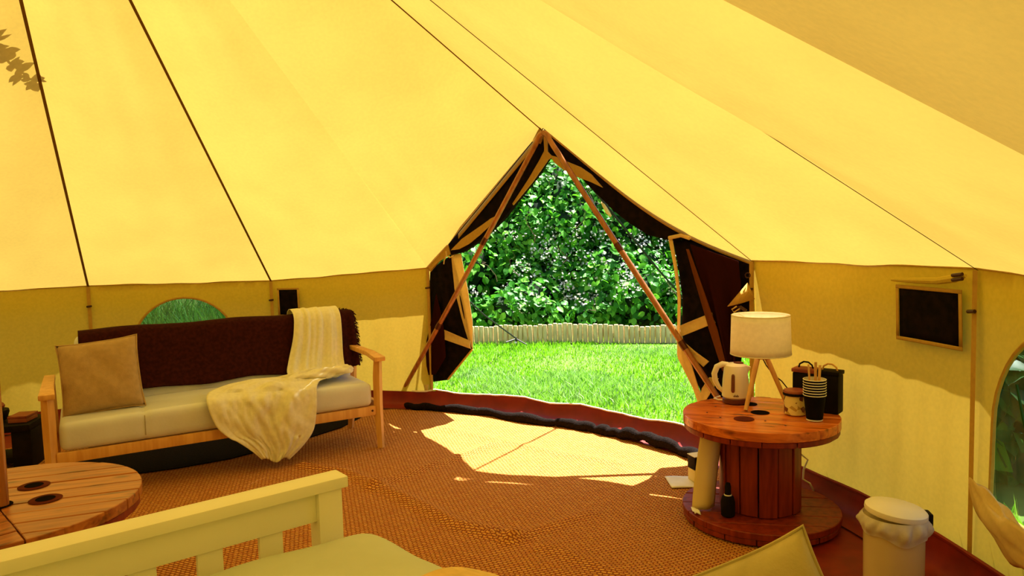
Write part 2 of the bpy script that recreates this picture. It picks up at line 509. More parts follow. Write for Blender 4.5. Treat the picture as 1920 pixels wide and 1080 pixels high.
for i in range(len(SEAM) - 1):
    a = (SEAM[i] + SEAM[i + 1]) / 2 % 360
    par = wall_left if 60 < a < 190 else (wall_right if a < 30 or a > 315 else wall_back)
    ZT = [eave_pt(i, k / 30).z + 0.012 for k in range(31)]
    if i in HOLES:
        poly = HOLES[i]
        vs = [Vector((k / 30, -0.02 + (ZT[k] + 0.02) * j / 16)) for j in range(17) for k in range(31)]
        vs = [v for v in vs if not in_poly(v.x, v.y, poly)]
        n0 = len(vs)
        vs += [Vector(p) for p in poly]
        ed = [(n0 + k, n0 + (k + 1) % len(poly)) for k in range(len(poly))]
        r = delaunay_2d_cdt(vs, ed, [], 0, 1e-6)
        fs = [f for f in r[2] if not in_poly(sum(r[0][k].x for k in f) / 3, sum(r[0][k].y for k in f) / 3, poly)]
        m = MB().add([wall_pt(i, v.x, v.y) for v in r[0]], fs)
    else:
        m = MB().grid(lambda u, v, i=i, ZT=ZT: wall_pt(i, u, -0.02 + (float(np.interp(u, np.linspace(0, 1, 31), ZT)) + 0.02) * v), 48, 16)
    m.build('wall_panel', 'wallcanvas', par, angle=180)
    # upright seam tape and toggle at the start of the panel
    def tape(j, par):
        A = SEAM_PT[j]
        c = Vector((CX, CY, 0)); d = (Vector((A.x, A.y, 0)) - c).normalized(); sd = Vector((-d.y, d.x, 0))
        g = MB().grid(lambda u, v: Vector((A.x, A.y, 0)) - d * 0.012 + sd * (u - 0.5) * 0.022 + Vector((0, 0, lerp(0.05, A.z - 0.002, v))), 1, 8)
        g.build('wall_seam', 'edging', par)
        tg = MB().tube([Vector((A.x, A.y, A.z - 0.13)) - d * 0.022 - sd * 0.016, Vector((A.x, A.y, A.z - 0.134)) - d * 0.022 + sd * 0.016], 0.006, 8)
        tg.build('toggle', 'toggle', par)
    tape(i, par)
    if i == len(SEAM) - 2: tape(i + 1, par)

# windows
def window(name, i, lab, par_label='window', wrinkle=0.0):
    root = thing(name, lab, 'window', kind='structure')
    poly = HOLES[i]
    us = [p[0] for p in poly]; zs = [p[1] for p in poly]
    u0, u1, z0, z1 = min(us), max(us), min(zs), max(zs)
    vs = [Vector((lerp(u0, u1, a / 24), lerp(z0, z1, b / 24))) for a in range(25) for b in range(25)]
    vs = [v for v in vs if in_poly(v.x, v.y, poly)]
    n0 = len(vs); vs += [Vector(p) for p in poly]
    ed = [(n0 + k, n0 + (k + 1) % len(poly)) for k in range(len(poly))]
    r = delaunay_2d_cdt(vs, ed, [], 1, 1e-6)
    fs = [f for f in r[2] if in_poly(sum(r[0][k].x for k in f) / 3, sum(r[0][k].y for k in f) / 3, poly)]
    MB().add([wall_pt(i, v.x, v.y, -0.004 + wrinkle * math.sin(90 * v.x + 14 * v.y)) for v in r[0]], fs).build('pane', 'pane', root, angle=180)
    pts = [wall_pt(i, u, z, 0.006) for u, z in poly] ; pts.append(pts[0])
    MB().tube(pts, 0.008, 6, cap=False).build('window_binding', 'edging', root)
    return root
w1 = window('window_1', 12, 'arched clear window half hidden behind the sofa back')
w2 = window('window_2', 1, 'arched clear window at the right edge with pleated pane', wrinkle=0.006)
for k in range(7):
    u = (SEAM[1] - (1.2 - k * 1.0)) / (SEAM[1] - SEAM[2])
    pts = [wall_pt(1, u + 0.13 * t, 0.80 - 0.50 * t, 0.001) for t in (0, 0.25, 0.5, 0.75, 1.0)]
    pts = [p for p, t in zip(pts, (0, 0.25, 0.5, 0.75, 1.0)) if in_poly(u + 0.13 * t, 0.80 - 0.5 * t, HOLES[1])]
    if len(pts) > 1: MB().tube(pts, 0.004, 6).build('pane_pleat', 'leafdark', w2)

def vent(name, i, a0, a1, z0, z1, lab):
    root = thing(name, lab, 'vent', kind='structure')
    uv = lambda a: (a - SEAM[i]) / (SEAM[i + 1] - SEAM[i])
    def fn(u, v):
        return wall_pt(i, uv(lerp(a0, a1, u)), lerp(z0, z1, v), 0.022)
    MB().grid(fn, 8, 6).build('mesh_panel', 'net', root, solid=0.002)
    b = 0.013
    da = b / RT / D2R
    for (p, q, r, s) in ((a0 - da, a1 + da, z1, z1 + b), (a0 - da, a1 + da, z0 - b, z0), (a0 - da, a0, z0, z1), (a1, a1 + da, z0, z1)):
        MB().grid(lambda u, v: wall_pt(i, uv(lerp(p, q, u)), lerp(r, s, v), 0.025), 6, 3).build('vent_frame', 'edging', root, solid=0.003)
    return root
v1 = vent('window_3', 0, 4.9, 10.1, 0.752, 0.925, 'square black mesh vent in the canvas wall right of the lamp')
v2 = vent('window_4', 13, 89.6 - 360, 92.1 - 360, 0.64, 0.815, 'small square black mesh vent above the sofa throw')
uvv = lambda a: (a - SEAM[0]) / (SEAM[1] - SEAM[0])
MB().tube([wall_pt(0, uvv(a), z, 0.03) for a, z in ((10.6, 0.955), (8.5, 0.958), (6.5, 0.962), (5.0, 0.975), (4.2, 0.985))], [0.006, 0.010, 0.012, 0.014, 0.006], 8).build('rolled_flap', 'wallcanvas', v1)
for z in (0.97, 0.985):
    MB().tube([wall_pt(0, uvv(4.9), z, 0.045), wall_pt(0, uvv(4.1), z + 0.006, 0.045)], 0.006, 8).build('toggle', 'toggle', v1)
# the window cover folded down below the right window
cov = MB()
def covfn(u, v):
    a = lerp(3.4, -6.0, u)
    th = 2 * math.pi * v
    w = 0.055 * math.sin(math.pi * min(1, 0.05 + u * 0.95)) ** 0.9 + 0.004
    z = 0.33 - 0.055 * u - 0.04 * math.sin(3 * u)
    c = wall_pt(1, (a - SEAM[1]) / (SEAM[2] - SEAM[1]), z, 0.04 + 0.03 * math.sin(math.pi * u))
    rr = 1 + 0.22 * math.sin(3 * th + 9 * u) + 0.12 * math.sin(7 * th - 14 * u)
    inw = (Vector((CX, CY, c.z)) - c).normalized()
    return c + Vector((0, 0, 1)) * math.cos(th) * w * rr + inw * math.sin(th) * 0.022 * rr * math.sin(math.pi * min(1, 0.05 + u * 0.95)) ** 0.7
cov.grid(covfn, 30, 24).build('window_cover', 'strap', w2, angle=180)

# groundsheet rim around the floor
trim = thing('trim_1', 'red brown groundsheet rim along the foot of the tent wall', 'groundsheet rim', kind='structure')
def rim(u, v):
    a = 360 * u
    prof = [(2.84, 0.004), (2.925, 0.012), (2.945, 0.045), (2.955, 0.10)]
    x = v * (len(prof) - 1); k = min(int(x), len(prof) - 2); t = x - k
    r = lerp(prof[k][0], prof[k + 1][0], t); z = lerp(prof[k][1], prof[k + 1][1], t)
    door = 28 < a < 72
    w = 0.012 * math.sin(a * 0.9) * (1 if door else 0.3) * v + 0.005 * math.sin(a * 2.3) * v
    return polar(a, r * rf(a) / 3.0 + w + (0.03 * v if door else 0), z + (0.008 * math.sin(a * 0.55) * v if door else 0))
MB().grid(rim, 240, 6).build('rim', 'groundsheet', trim, angle=180)
pts = [rim(a / 360, 1.0) + Vector((0, 0, 0.002)) for a in range(28, 75)]
MB().tube(pts, 0.006, 6).build('piping', 'whitepiping', trim)
pts = [rim(a / 360, 1.0) + Vector((0, 0, 0.003)) for a in range(-60, 29, 2)]
MB().tube(pts, 0.008, 6).build('piping', 'groundsheet', trim)
strip_pts = [(-0.68, 5.10), (-0.51, 4.92), (-0.23, 4.60), (0.11, 4.33), (0.42, 4.17), (0.57, 4.12), (0.75, 4.10), (0.89, 3.98), (1.02, 3.74), (1.10, 3.55)]
trim2 = MB()
sp = np.array(strip_pts); tt = np.linspace(0, 1, len(sp)); ts = np.linspace(0, 1, 120)
sx, sy = np.interp(ts, tt, sp[:, 0]), np.interp(ts, tt, sp[:, 1])
kx = np.ones(13) / 13
sx = np.convolve(np.pad(sx, 6, 'edge'), kx, 'valid'); sy = np.convolve(np.pad(sy, 6, 'edge'), kx, 'valid')
for k in range(120):
    q = math.hypot(sx[k] - CX, sy[k] - CY)
    if q > 2.85: sx[k] = CX + (sx[k] - CX) * 2.85 / q; sy[k] = CY + (sy[k] - CY) * 2.85 / q
trim2.tube([(x, y, 0.022 + 0.006 * math.sin(k * 0.7) + (0.02 * smooth((k - 70) / 20) * smooth((110 - k) / 15))) for k, (x, y) in enumerate(zip(sx, sy))],
           [0.021 + 0.013 * abs(math.sin(k * 0.21)) * smooth(k / 30) + rng.normal(0, 0.0015) for k in range(120)], 10)
o = trim2.build('trim_2', 'blackfelt_shade', None, angle=180)
tag(o, 'black fuzzy zip strip lying along the inside of the door sill', 'door strip', kind='structure')

# floor matting with ridges
ridges = [([(-1.1, 3.62), (-0.87, 3.51), (-0.56, 3.19), (-0.24, 2.81), (-0.02, 2.67)], 0.016), ([(-0.68, 3.27), (-0.48, 3.52), (-0.33, 3.66), (-0.12, 3.92)], 0.013),
          ([(-0.02, 2.67), (0.30, 2.90)], 0.008), ([(-0.45, 4.3), (0.2, 3.75), (0.5, 3.55)], 0.005), ([(0.1, 2.6), (0.5, 2.2)], 0.006)]
def ridge_h(x, y):
    h = 0.0
    for pl, amp in ridges:
        best = 9
        for (ax, ay), (bx, by) in zip(pl[:-1], pl[1:]):
            dx, dy = bx - ax, by - ay
            t = max(0, min(1, ((x - ax) * dx + (y - ay) * dy) / (dx * dx + dy * dy)))
            best = min(best, math.hypot(x - ax - t * dx, y - ay - t * dy))
        h += 1.5 * amp * math.exp(-(best / 0.035) ** 2)
    return h
fl = MB()
def floor_fn(u, v):
    a = 360 * u
    da = abs((a - 52 + 180) % 360 - 180)
    r = 0.02 + lerp(2.84, 2.46 * rf(a) / 3.0, smooth((da - 22) / 14)) * v
    p = polar(a, r, 0)
    h = ridge_h(p.x, p.y) if (-1.3 < p.x < 0.8 and 2.0 < p.y < 4.5) else 0
    return Vector((p.x, p.y, h))
fl.grid(floor_fn, 360, 100)
o = fl.build('floor', 'carpet', None, angle=180)
tag(o, 'rust coloured woven coir matting over the tent floor', 'floor', kind='structure')
o = MB().grid(lambda u, v: polar(360 * u, 0.01 + (2.93 * rf(360 * u) / 3.0 - 0.01) * v, -0.004), 96, 6).build('trim_3', 'groundsheet')
tag(o, 'groundsheet under the coir matting', 'groundsheet', kind='structure')

# ------------------------------------------------------------------ the door: flaps, bindings
door = thing('door_1', 'open triangular tent doorway with dark flaps tied back', 'doorway', kind='structure')
def sheet(name, pts, mat, off, th=0.006, bulge=0.0):
    """a flat cloth piece with its own thickness in the door plane"""
    n = len(pts)
    bm = bmesh.new()
    vs = [bm.verts.new(dp(a, z, off)) for a, z in pts]
    f = bm.faces.new(vs)
    r = bmesh.ops.extrude_face_region(bm, geom=[f])
    for v in r['geom']:
        if isinstance(v, bmesh.types.BMVert): v.co += N_DIR * th
    bmesh.ops.triangulate(bm, faces=[x for x in bm.faces if len(x.verts) > 4])
    bmesh.ops.recalc_face_normals(bm, faces=bm.faces)
    me = bpy.data.meshes.new(name); bm.to_mesh(me); bm.free()
    ob = bpy.data.objects.new(name, me); COL.objects.link(ob)
    me.materials.append(M[mat]); ob.parent = door
    return ob
# dark rolled flaps along both slanting edges
sheet('rolled_flap', [(0.96, 1.73), (1.0, 1.70), (1.058, 1.600), (0.955, 1.49), (0.80, 1.355), (0.70, 1.262), (0.52, 1.14), (0.34, 1.055), (0.222, 1.036), (0.172, 1.070), (0.335, 1.265), (0.645, 1.515), (0.94, 1.745)], 'net', 0.0, 0.03)
sheet('rolled_flap', [(0.98, 1.74), (1.06, 1.77), (1.335, 1.58), (1.61, 1.395), (1.92, 1.20), (1.95, 1.11), (1.826, 1.105), (1.702, 1.135), (1.59, 1.20), (1.49, 1.272), (1.318, 1.427), (1.229, 1.514), (1.118, 1.577), (1.045, 1.607)], 'net', 0.002, 0.03)
sheet('flap_edging', [(0.672, 1.285), (0.60, 1.262), (0.518, 1.222), (0.34, 1.139), (0.235, 1.066), (0.308, 1.072), (0.40, 1.105), (0.493, 1.157), (0.60, 1.225)], 'edging', -0.012, 0.008)
sheet('flap_edging', [(1.035, 1.640), (0.995, 1.585), (0.905, 1.478), (0.78, 1.345), (0.785, 1.335), (0.937, 1.462), (1.072, 1.596)], 'edging', -0.012, 0.008)
sheet('flap_edging', [(1.193, 1.561), (1.285, 1.523), (1.355, 1.478), (1.43, 1.400), (1.354, 1.435), (1.265, 1.469), (1.203, 1.512)], 'edging', -0.012, 0.008)
sheet('flap_edging', [(1.066, 1.611), (1.137, 1.588), (1.218, 1.503), (1.173, 1.513), (1.106, 1.562)], 'edging', -0.012, 0.008)
sheet('flap_edging', [(1.03, 1.735), (1.055, 1.735), (1.058, 1.63), (1.088, 1.60), (1.07, 1.585), (1.03, 1.615), (1.035, 1.65)], 'edging', -0.014, 0.008)
sheet('corner_gusset', [(-0.012, 0.965), (0.09, 1.045), (0.20, 1.115), (0.225, 1.04), (0.10, 0.985), (0.02, 0.925)], 'edging', -0.006, 0.006)
sheet('added_sun_gap_cover', [(1.88, 1.21), (2.0, 1.155), (2.1, 1.105), (2.27, 1.03), (2.25, 0.97), (2.0, 1.03), (1.88, 1.09)], 'net', 0.03, 0.006)  # added sheet that blocks sun leaking in over the right flap
sheet('added_sun_gap_cover', [(0.92, 1.74), (1.0, 1.805), (1.09, 1.77), (1.06, 1.70), (0.98, 1.69)], 'net', 0.035, 0.006)  # same added cover for the gap at the door top
# tan binding along the roof edge, left and right
def edge_strip(lowf, w, off):
    def fn(u, v):
        p = lowf(0.01 + 0.985 * u)
        return p - N_DIR * off + Vector((0, 0, -v * w))
    MB().grid(fn, 24, 2).build('door_binding', 'edging', door, solid=0.003)
edge_strip(lowL, 0.035, -0.012)
edge_strip(lowR, 0.022, -0.012)
# hood triangle at the top of the door
MB().add([DA + Vector((-0.02, -0.02, 0.0)), dp(0.945, 1.70, -0.02), dp(1.03, 1.735, 0.02), dp(1.0, 1.68, 0.0)], [(0, 1, 3), (0, 3, 2), (0, 2, 1), (1, 2, 3)]).build('door_hood', 'edging', door)
# hanging flaps
def flap(name, Ls, Rs, mat, amp, k, off0, th=0.004, skew=0.0):
    Ls, Rs = np.array(Ls), np.array(Rs)
    tl = np.linspace(0, 1, len(Ls))
    def fn(u, v):
        l = [float(np.interp(v, tl, Ls[:, c])) for c in (0, 1)]
        r = [float(np.interp(v, tl, Rs[:, c])) for c in (0, 1)]
        a, z = lerp(l[0], r[0], u), lerp(l[1], r[1], u)
        env = math.sin(math.pi * min(1, max(0, v))) * 0.8 + 0.2
        o = off0 + amp * env * (math.sin(k * u * 6.283 + 2.2 * v) + 0.4 * math.sin(2.3 * k * u * 6.283 - 3 * v))
        return dp(a, z, o)
    return MB().grid(fn, 40, 40).build(name, mat, door, solid=th, angle=180), fn
LL = [(0.0, 0.935), (-0.026, 0.737), (-0.070, 0.512), (-0.085, 0.285), (-0.045, 0.150)]
LR = [(0.22, 1.04), (0.30, 0.803), (0.37, 0.561), (0.386, 0.42), (0.148, 0.19)]
fo, ffn = flap('door_flap', LL, LR, 'net', 0.010, 1.5, 0.02)
flap('door_flap_lining', [(0.03, 0.60), (-0.03, 0.45), (-0.05, 0.30), (-0.02, 0.21)], [(0.085, 0.78), (0.14, 0.55), (0.15, 0.35), (0.05, 0.22)], 'darkflap', 0.006, 1.0, -0.012)
flap('flap_facing', [(0.215, 1.035), (0.235, 0.80), (0.29, 0.62), (0.345, 0.475)], [(0.307, 1.045), (0.364, 0.803), (0.392, 0.60), (0.386, 0.42)], 'strap', 0.008, 0.7, 0.012)
flap('strap_band', [(0.082, 0.545), (0.084, 0.51), (0.09, 0.475)], [(0.384, 0.475), (0.385, 0.45), (0.386, 0.425)], 'strap', 0.006, 0.5, -0.004)
MB().tube([dp(0.386, 0.42, 0.01), dp(0.27, 0.31, 0.01), dp(0.148, 0.195, 0.01)], 0.007, 6).build('flap_hem', 'edging', door)
MB().add([dp(-0.05, 0.14, -0.03), dp(0.0, 0.15, -0.035), dp(-0.005, 0.09, -0.04), dp(-0.03, 0.065, -0.04)], [(0, 1, 2, 3)]).build('tie_tab', 'strap', door, solid=0.003)
MB().tube([dp(0.20, 1.06, -0.02), dp(0.215, 1.03, -0.03), dp(0.245, 1.02, -0.03), dp(0.27, 1.03, -0.02)], 0.005, 6).build('tie_cord', 'strap', door)
MB().tube([dp(0.21, 1.03, -0.03), dp(0.19, 1.0, -0.03), dp(0.185, 0.975, -0.03)], 0.004, 6).build('tie_cord', 'strap', door)
# right flap: larger, tied towards the foot
RL = [(1.835, 1.118), (1.864, 0.97), (1.886, 0.807), (1.879, 0.641), (1.895, 0.504), (1.977, 0.347), (2.02, 0.24)]
RR = [(2.267, 1.000), (2.262, 0.897), (2.246, 0.795), (2.215, 0.664), (2.194, 0.505), (2.175, 0.371), (2.15, 0.22)]
flap('door_flap', RL, RR, 'net', 0.012, 1.2, 0.02)
flap('door_flap_lining', [(1.95, 1.085), (2.00, 0.92), (2.06, 0.72), (2.13, 0.50), (2.15, 0.32)], [(2.20, 1.00), (2.215, 0.88), (2.20, 0.70), (2.185, 0.50), (2.165, 0.32)], 'darkflap', 0.012, 1.5, -0.015)
flap('door_flap_lining', [(1.93, 1.06), (1.985, 0.87), (2.05, 0.66), (2.12, 0.46)], [(1.945, 1.06), (2.02, 0.87), (2.10, 0.66), (2.15, 0.46)], 'foldtan', 0.005, 0.5, -0.02)
flap('strap_band', [(1.886, 0.668), (1.888, 0.645), (1.892, 0.612)], [(2.062, 0.745), (2.07, 0.72), (2.082, 0.695)], 'strap', 0.004, 0.5, -0.01)
flap('flap_facing', [(1.822, 1.118), (1.852, 0.97), (1.872, 0.807), (1.866, 0.641), (1.866, 0.504), (1.955, 0.347), (1.99, 0.25)], [(1.845, 1.118), (1.872, 0.97), (1.892, 0.807), (1.886, 0.641), (1.94, 0.504), (1.99, 0.347), (2.05, 0.25)], 'strap', 0.004, 0.5, -0.004)
flap('strap_band', [(1.90, 0.56), (1.95, 0.52), (2.02, 0.47)], [(1.91, 0.59), (1.97, 0.55), (2.05, 0.50)], 'strap', 0.003, 0.5, -0.02)
flap('strap_band', [(2.05, 0.42), (2.01, 0.36), (1.99, 0.28)], [(2.10, 0.42), (2.07, 0.36), (2.02, 0.28)], 'strap', 0.003, 0.5, -0.02)
MB().tube([dp(1.83, 1.118, -0.01), dp(1.90, 1.13, -0.015), dp(1.95, 1.115, -0.02)], 0.010, 8).build('tie_cord', 'strap', door)
# small tan corner flap with toggle at the right door post
MB().add([dp(2.262, 0.90, -0.05), dp(2.17, 0.785, -0.07), dp(2.245, 0.805, -0.085), dp(2.30, 0.825, -0.06), dp(2.275, 0.86, -0.075)], [(0, 1, 2), (0, 2, 4), (4, 2, 3), (0, 4, 3)]).build('corner_flap', 'edging', door, solid=0.004)
MB().tube([dp(2.225, 0.79, -0.09), dp(2.205, 0.775, -0.10), dp(2.215, 0.762, -0.10), dp(2.25, 0.785, -0.10)], 0.0035, 6).build('tie_cord', 'strap', door)
MB().tube([dp(2.245, 0.79, -0.10), dp(2.275, 0.772, -0.10)], 0.008, 8).build('toggle', 'toggle', door)
MB().tube([dp(2.235, 0.79, -0.085), dp(2.232, 0.74, -0.085), dp(2.237, 0.70, -0.085)], 0.006, 6).build('tie_cord', 'toggle', door)
MB().tube([dp(2.262, 0.935 + 0.012 * math.cos(k * 0.7), -0.05 + 0.0) + E_DIR * 0.012 * math.sin(k * 0.7) for k in range(10)], 0.003, 6).build('eyelet', 'toggle', door)
# slim tan post edges of the walls at both door sides
for (A, sgn) in ((CL, -1), (CR, 1)):
    c = Vector((CX, CY, 0)); d = (Vector((A.x, A.y, 0)) - c).normalized(); sd = Vector((-d.y, d.x, 0))
    MB().tube([Vector((A.x, A.y, 0.07)) - d * 0.01, Vector((A.x, A.y, A.z)) - d * 0.01], 0.011, 8).build('door_post_binding', 'edging', door)

# A-frame pole of the door
ap = thing('door_frame_pole', 'wooden A-frame pole crossing the open doorway', 'tent pole', (0.203, 4.17, 0))
O = Vector((0.203, 4.17, 0))
top = Vector((0.20, 4.155, 1.715))
footL, footR = Vector((-0.83, 5.02, 0.012)), Vector((1.185, 3.375, 0.012))
arcp = [top + E_DIR * (0.05 * math.sin(t)) + Vector((0, 0, -0.06 + 0.075 * math.cos(t))) for t in np.linspace(-1.15, 1.15, 9)]
pl = [arcp[0].lerp(footL, k / 16) for k in range(16, 0, -1)]
def bow(p0, p1, t, s):
    return p0.lerp(p1, t) + Vector((0, 0, -s * math.sin(math.pi * t)))
MB().tube([x - O for x in [bow(arcp[0], footL, k / 16, 0.012) for k in range(16, 0, -1)] + arcp[:5]], 0.0155, 12).build('pole_section', 'polewood', ap)
MB().tube([x - O for x in arcp[4:] + [bow(arcp[-1], footR, k / 16, 0.01) for k in range(1, 17)]], 0.0155, 12).build('pole_section', 'polewood', ap)
for p0, p1, ks in ((arcp[0], footL, (0.33, 0.66, 0.97)), (arcp[-1], footR, (0.36, 0.66, 0.97))):
    for k in ks:
        MB().tube([bow(p0, p1, k - 0.012, 0.011) - O, bow(p0, p1, k + 0.012, 0.011) - O], 0.0178, 12).build('pole_joint', 'ferrule', ap)

# centre pole
cp = thing('centre_pole', 'dark wooden centre pole rising through the plank table', 'tent pole', (CX + 0.014, CY, 0))
MB().tube([(0, 0, 0.0), (0, 0, 1.0), (0, 0, 2.82)], 0.019, 16).build('pole_section', 'polewood', cp)
MB().tube([(0, 0, 1.2), (0, 0, 1.35)], 0.022, 16).build('pole_joint', 'ferrule', cp)
MB().lathe([(0.03, 2.80), (0.045, 2.82), (0.045, 2.83), (0.02, 2.845)], 20).build('pole_cap', 'ferrule', cp)

# ------------------------------------------------------------------ soft shapes
def rbox(x0, x1, y0, y1, z0, z1, r, n=(24, 12, 6), fn=None):
    """a soft box: superellipsoid-like rounded block with an optional displacement"""
    m = MB()
    cx, cy, cz = (x0 + x1) / 2, (y0 + y1) / 2, (z0 + z1) / 2
    hx, hy, hz = (x1 - x0) / 2, (y1 - y0) / 2, (z1 - z0) / 2
    def rd(p):
        q = Vector((max(-hx + r, min(hx - r, p.x)), max(-hy + r, min(hy - r, p.y)), max(-hz + r, min(hz - r, p.z))))
        d = p - q
        if d.length > 1e-9: p = q + d.normalized() * r
        p = p + Vector((cx, cy, cz))
        return fn(p) if fn else p
    def warp(t):   # denser near the ends
        s = t * 2 - 1
        return math.copysign(1 - (1 - abs(s)) ** 1.6, s)
    for ax in range(3):
        for sg in (-1, 1):
            a, b = [k for k in range(3) if k != ax]
            h = (hx, hy, hz)
            def f(u, v):
                p = [0, 0, 0]; p[ax] = sg * h[ax]; p[a] = warp(u) * h[a]; p[b] = warp(v) * h[b]
                return rd(Vector(p))
            m.grid(f, n[a], n[b])
    return m
def weld(ob, d=1e-5):
    bm = bmesh.new(); bm.from_mesh(ob.data)
    bmesh.ops.remove_doubles(bm, verts=bm.verts, dist=d)
    bmesh.ops.recalc_face_normals(bm, faces=bm.faces)
    bm.to_mesh(ob.data); bm.free()
    for p in ob.data.polygons: p.use_smooth = True
    return ob
def pillow(w, h, t, ear=0.03, n=26, seed=0):
    rr = random.Random(seed); ph = [rr.uniform(0, 6) for _ in range(4)]
    m = MB()
    for sg in (1, -1):
        def f(u, v):
            x, y = u * 2 - 1, v * 2 - 1
            k = max(0, (1 - x ** 4) * (1 - y ** 4))
            pinch = 1 - ear * 2.2 * (1 - abs(x) ** 3) * abs(y) ** 3 * 0.9
            pinchy = 1 - ear * 2.2 * (1 - abs(y) ** 3) * abs(x) ** 3 * 0.9
            d = t * k ** 0.55 * (1 + 0.07 * math.sin(4 * x + ph[0]) * math.sin(5 * y + ph[1]) + 0.04 * math.sin(9 * x + 7 * y + ph[2]))
            return Vector((x * w / 2 * pinchy, sg * d / 2, y * h / 2 * pinch))
        m.grid(f, n, n)
    return m
def pillow_edge(w, h, ear):
    pts = []
    for side in range(4):
        for k in range(16):
            s = k / 16 * 2 - 1
            x, y = ((s, -1), (1, s), (-s, 1), (-1, -s))[side]
            pinch = 1 - ear * 2.2 * (1 - abs(x) ** 3) * abs(y) ** 3 * 0.9
            pinchy = 1 - ear * 2.2 * (1 - abs(y) ** 3) * abs(x) ** 3 * 0.9
            pts.append((x * w / 2 * pinchy, 0, y * h / 2 * pinch))
    return pts + [pts[0]]

# ------------------------------------------------------------------ sofa
SOFA = Vector((-0.755, 3.93, 0)); SRZ = 31 * D2R
sofa = thing('sofa', 'cream leather sofa with a pale beech frame against the left tent wall', 'sofa', SOFA, SRZ)
LEN = 1.53
for s in (0.0, LEN):
    x = -s
    # front leg: leans slightly, from foot to armrest
    MB().tube([(x, -0.015, 0.0), (x, 0.005, 0.24), (x, 0.0, 0.40), (x, -0.012, 0.487)], [0.020, 0.026, 0.027, 0.024], 4).build('leg', 'beech', sofa, smooth=True, angle=30)
    MB().tube([(x, 0.50, 0.0), (x, 0.44, 0.24), (x, 0.40, 0.485)], [0.019, 0.025, 0.022], 4).build('leg', 'beech', sofa, angle=30)
    MB().add([(x - 0.032, -0.05, 0.485), (x + 0.032, -0.05, 0.485), (x + 0.026, 0.10, 0.50), (x + 0.024, 0.43, 0.50), (x - 0.024, 0.43, 0.50), (x - 0.026, 0.10, 0.50),
              (x - 0.032, -0.05, 0.510), (x + 0.032, -0.05, 0.510), (x + 0.026, 0.10, 0.526), (x + 0.024, 0.43, 0.526), (x - 0.024, 0.43, 0.526), (x - 0.026, 0.10, 0.526)],
             [(5, 4, 3, 2, 1, 0), (6, 7, 8, 9, 10, 11), (0, 1, 7, 6), (1, 2, 8, 7), (2, 3, 9, 8), (3, 4, 10, 9), (4, 5, 11, 10), (5, 0, 6, 11)]).build('armrest', 'beech', sofa, bevel=0.006)
    MB().box(x - 0.012, x + 0.012, 0.0, 0.45, 0.205, 0.255).build('side_rail', 'beech', sofa, bevel=0.004)
MB().box(-LEN + 0.02, -0.02, -0.010, 0.018, 0.185, 0.235).build('front_rail', 'beech', sofa, bevel=0.004)
MB().box(-LEN + 0.02, -0.02, 0.43, 0.458, 0.19, 0.24).build('rear_rail', 'beech', sofa, bevel=0.004)
MB().tube([(-0.04, -0.012, 0.212), (-0.04, -0.008, 0.212)], 0.006, 10).build('bolt', 'toggle', sofa)
SX0, SX1 = -LEN + 0.035, -0.035
def seat_fn(p):
    # quilted seams across the seat and a crown
    u = (p.x - SX0) / (SX1 - SX0)
    g = 0
    for k in (0.235, 0.5, 0.765):
        g += math.exp(-((u - k) / 0.008) ** 2)
    g2 = math.exp(-((p.y - 0.22) / 0.012) ** 2) if p.z > 0.33 else 0
    z = p.z + (0.012 * math.sin(math.pi * max(0, min(1, u))) if p.z > 0.3 else 0)
    z -= (0.007 * g + 0.005 * g2) * (1 if p.z > 0.3 else 0)
    y = p.y + (0.004 * g if p.y < 0.05 else 0)
    return Vector((p.x, y, z))
o = rbox(SX0, SX1, -0.012, 0.47, 0.236, 0.365, 0.032, (90, 36, 8), seat_fn).build('seat_cushion', 'leather', sofa, angle=180); weld(o)
for k in (0.235, 0.5, 0.765):
    x = lerp(SX0, SX1, k)
    zc = 0.0105 * math.sin(math.pi * k)
    MB().tube([(x, 0.43, 0.362 + zc - 0.007), (x, 0.03, 0.362 + zc - 0.007), (x, -0.004, 0.345 + zc), (x, -0.010, 0.33), (x, -0.010, 0.262)], 0.0022, 6).build('seat_stitch', 'stitch', sofa)
BT = 0.70
def back_fn(p):
    f = (p.z - 0.32) / (BT - 0.32)
    return Vector((p.x, p.y + 0.11 * f, p.z))
o = rbox(-1.42, -0.02, 0.36, 0.46, 0.32, BT, 0.04, (60, 8, 24), back_fn).build('back_cushion', 'leather', sofa, angle=180); weld(o)

# shade under the sofa, painted as a flat black sheet
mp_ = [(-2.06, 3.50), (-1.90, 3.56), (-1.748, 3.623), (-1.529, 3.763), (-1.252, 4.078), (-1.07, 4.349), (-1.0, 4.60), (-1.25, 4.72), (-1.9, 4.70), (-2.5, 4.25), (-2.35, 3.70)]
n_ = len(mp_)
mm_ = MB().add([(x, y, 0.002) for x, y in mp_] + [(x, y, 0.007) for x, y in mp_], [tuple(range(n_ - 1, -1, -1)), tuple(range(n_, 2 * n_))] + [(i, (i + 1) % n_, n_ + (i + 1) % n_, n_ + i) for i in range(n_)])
o = mm_.build('sofa_shade_sheet', 'blackfelt_shade', None, smooth=False); tag(o, 'black sheet painting the shade on the floor under the sofa', 'painted shade')

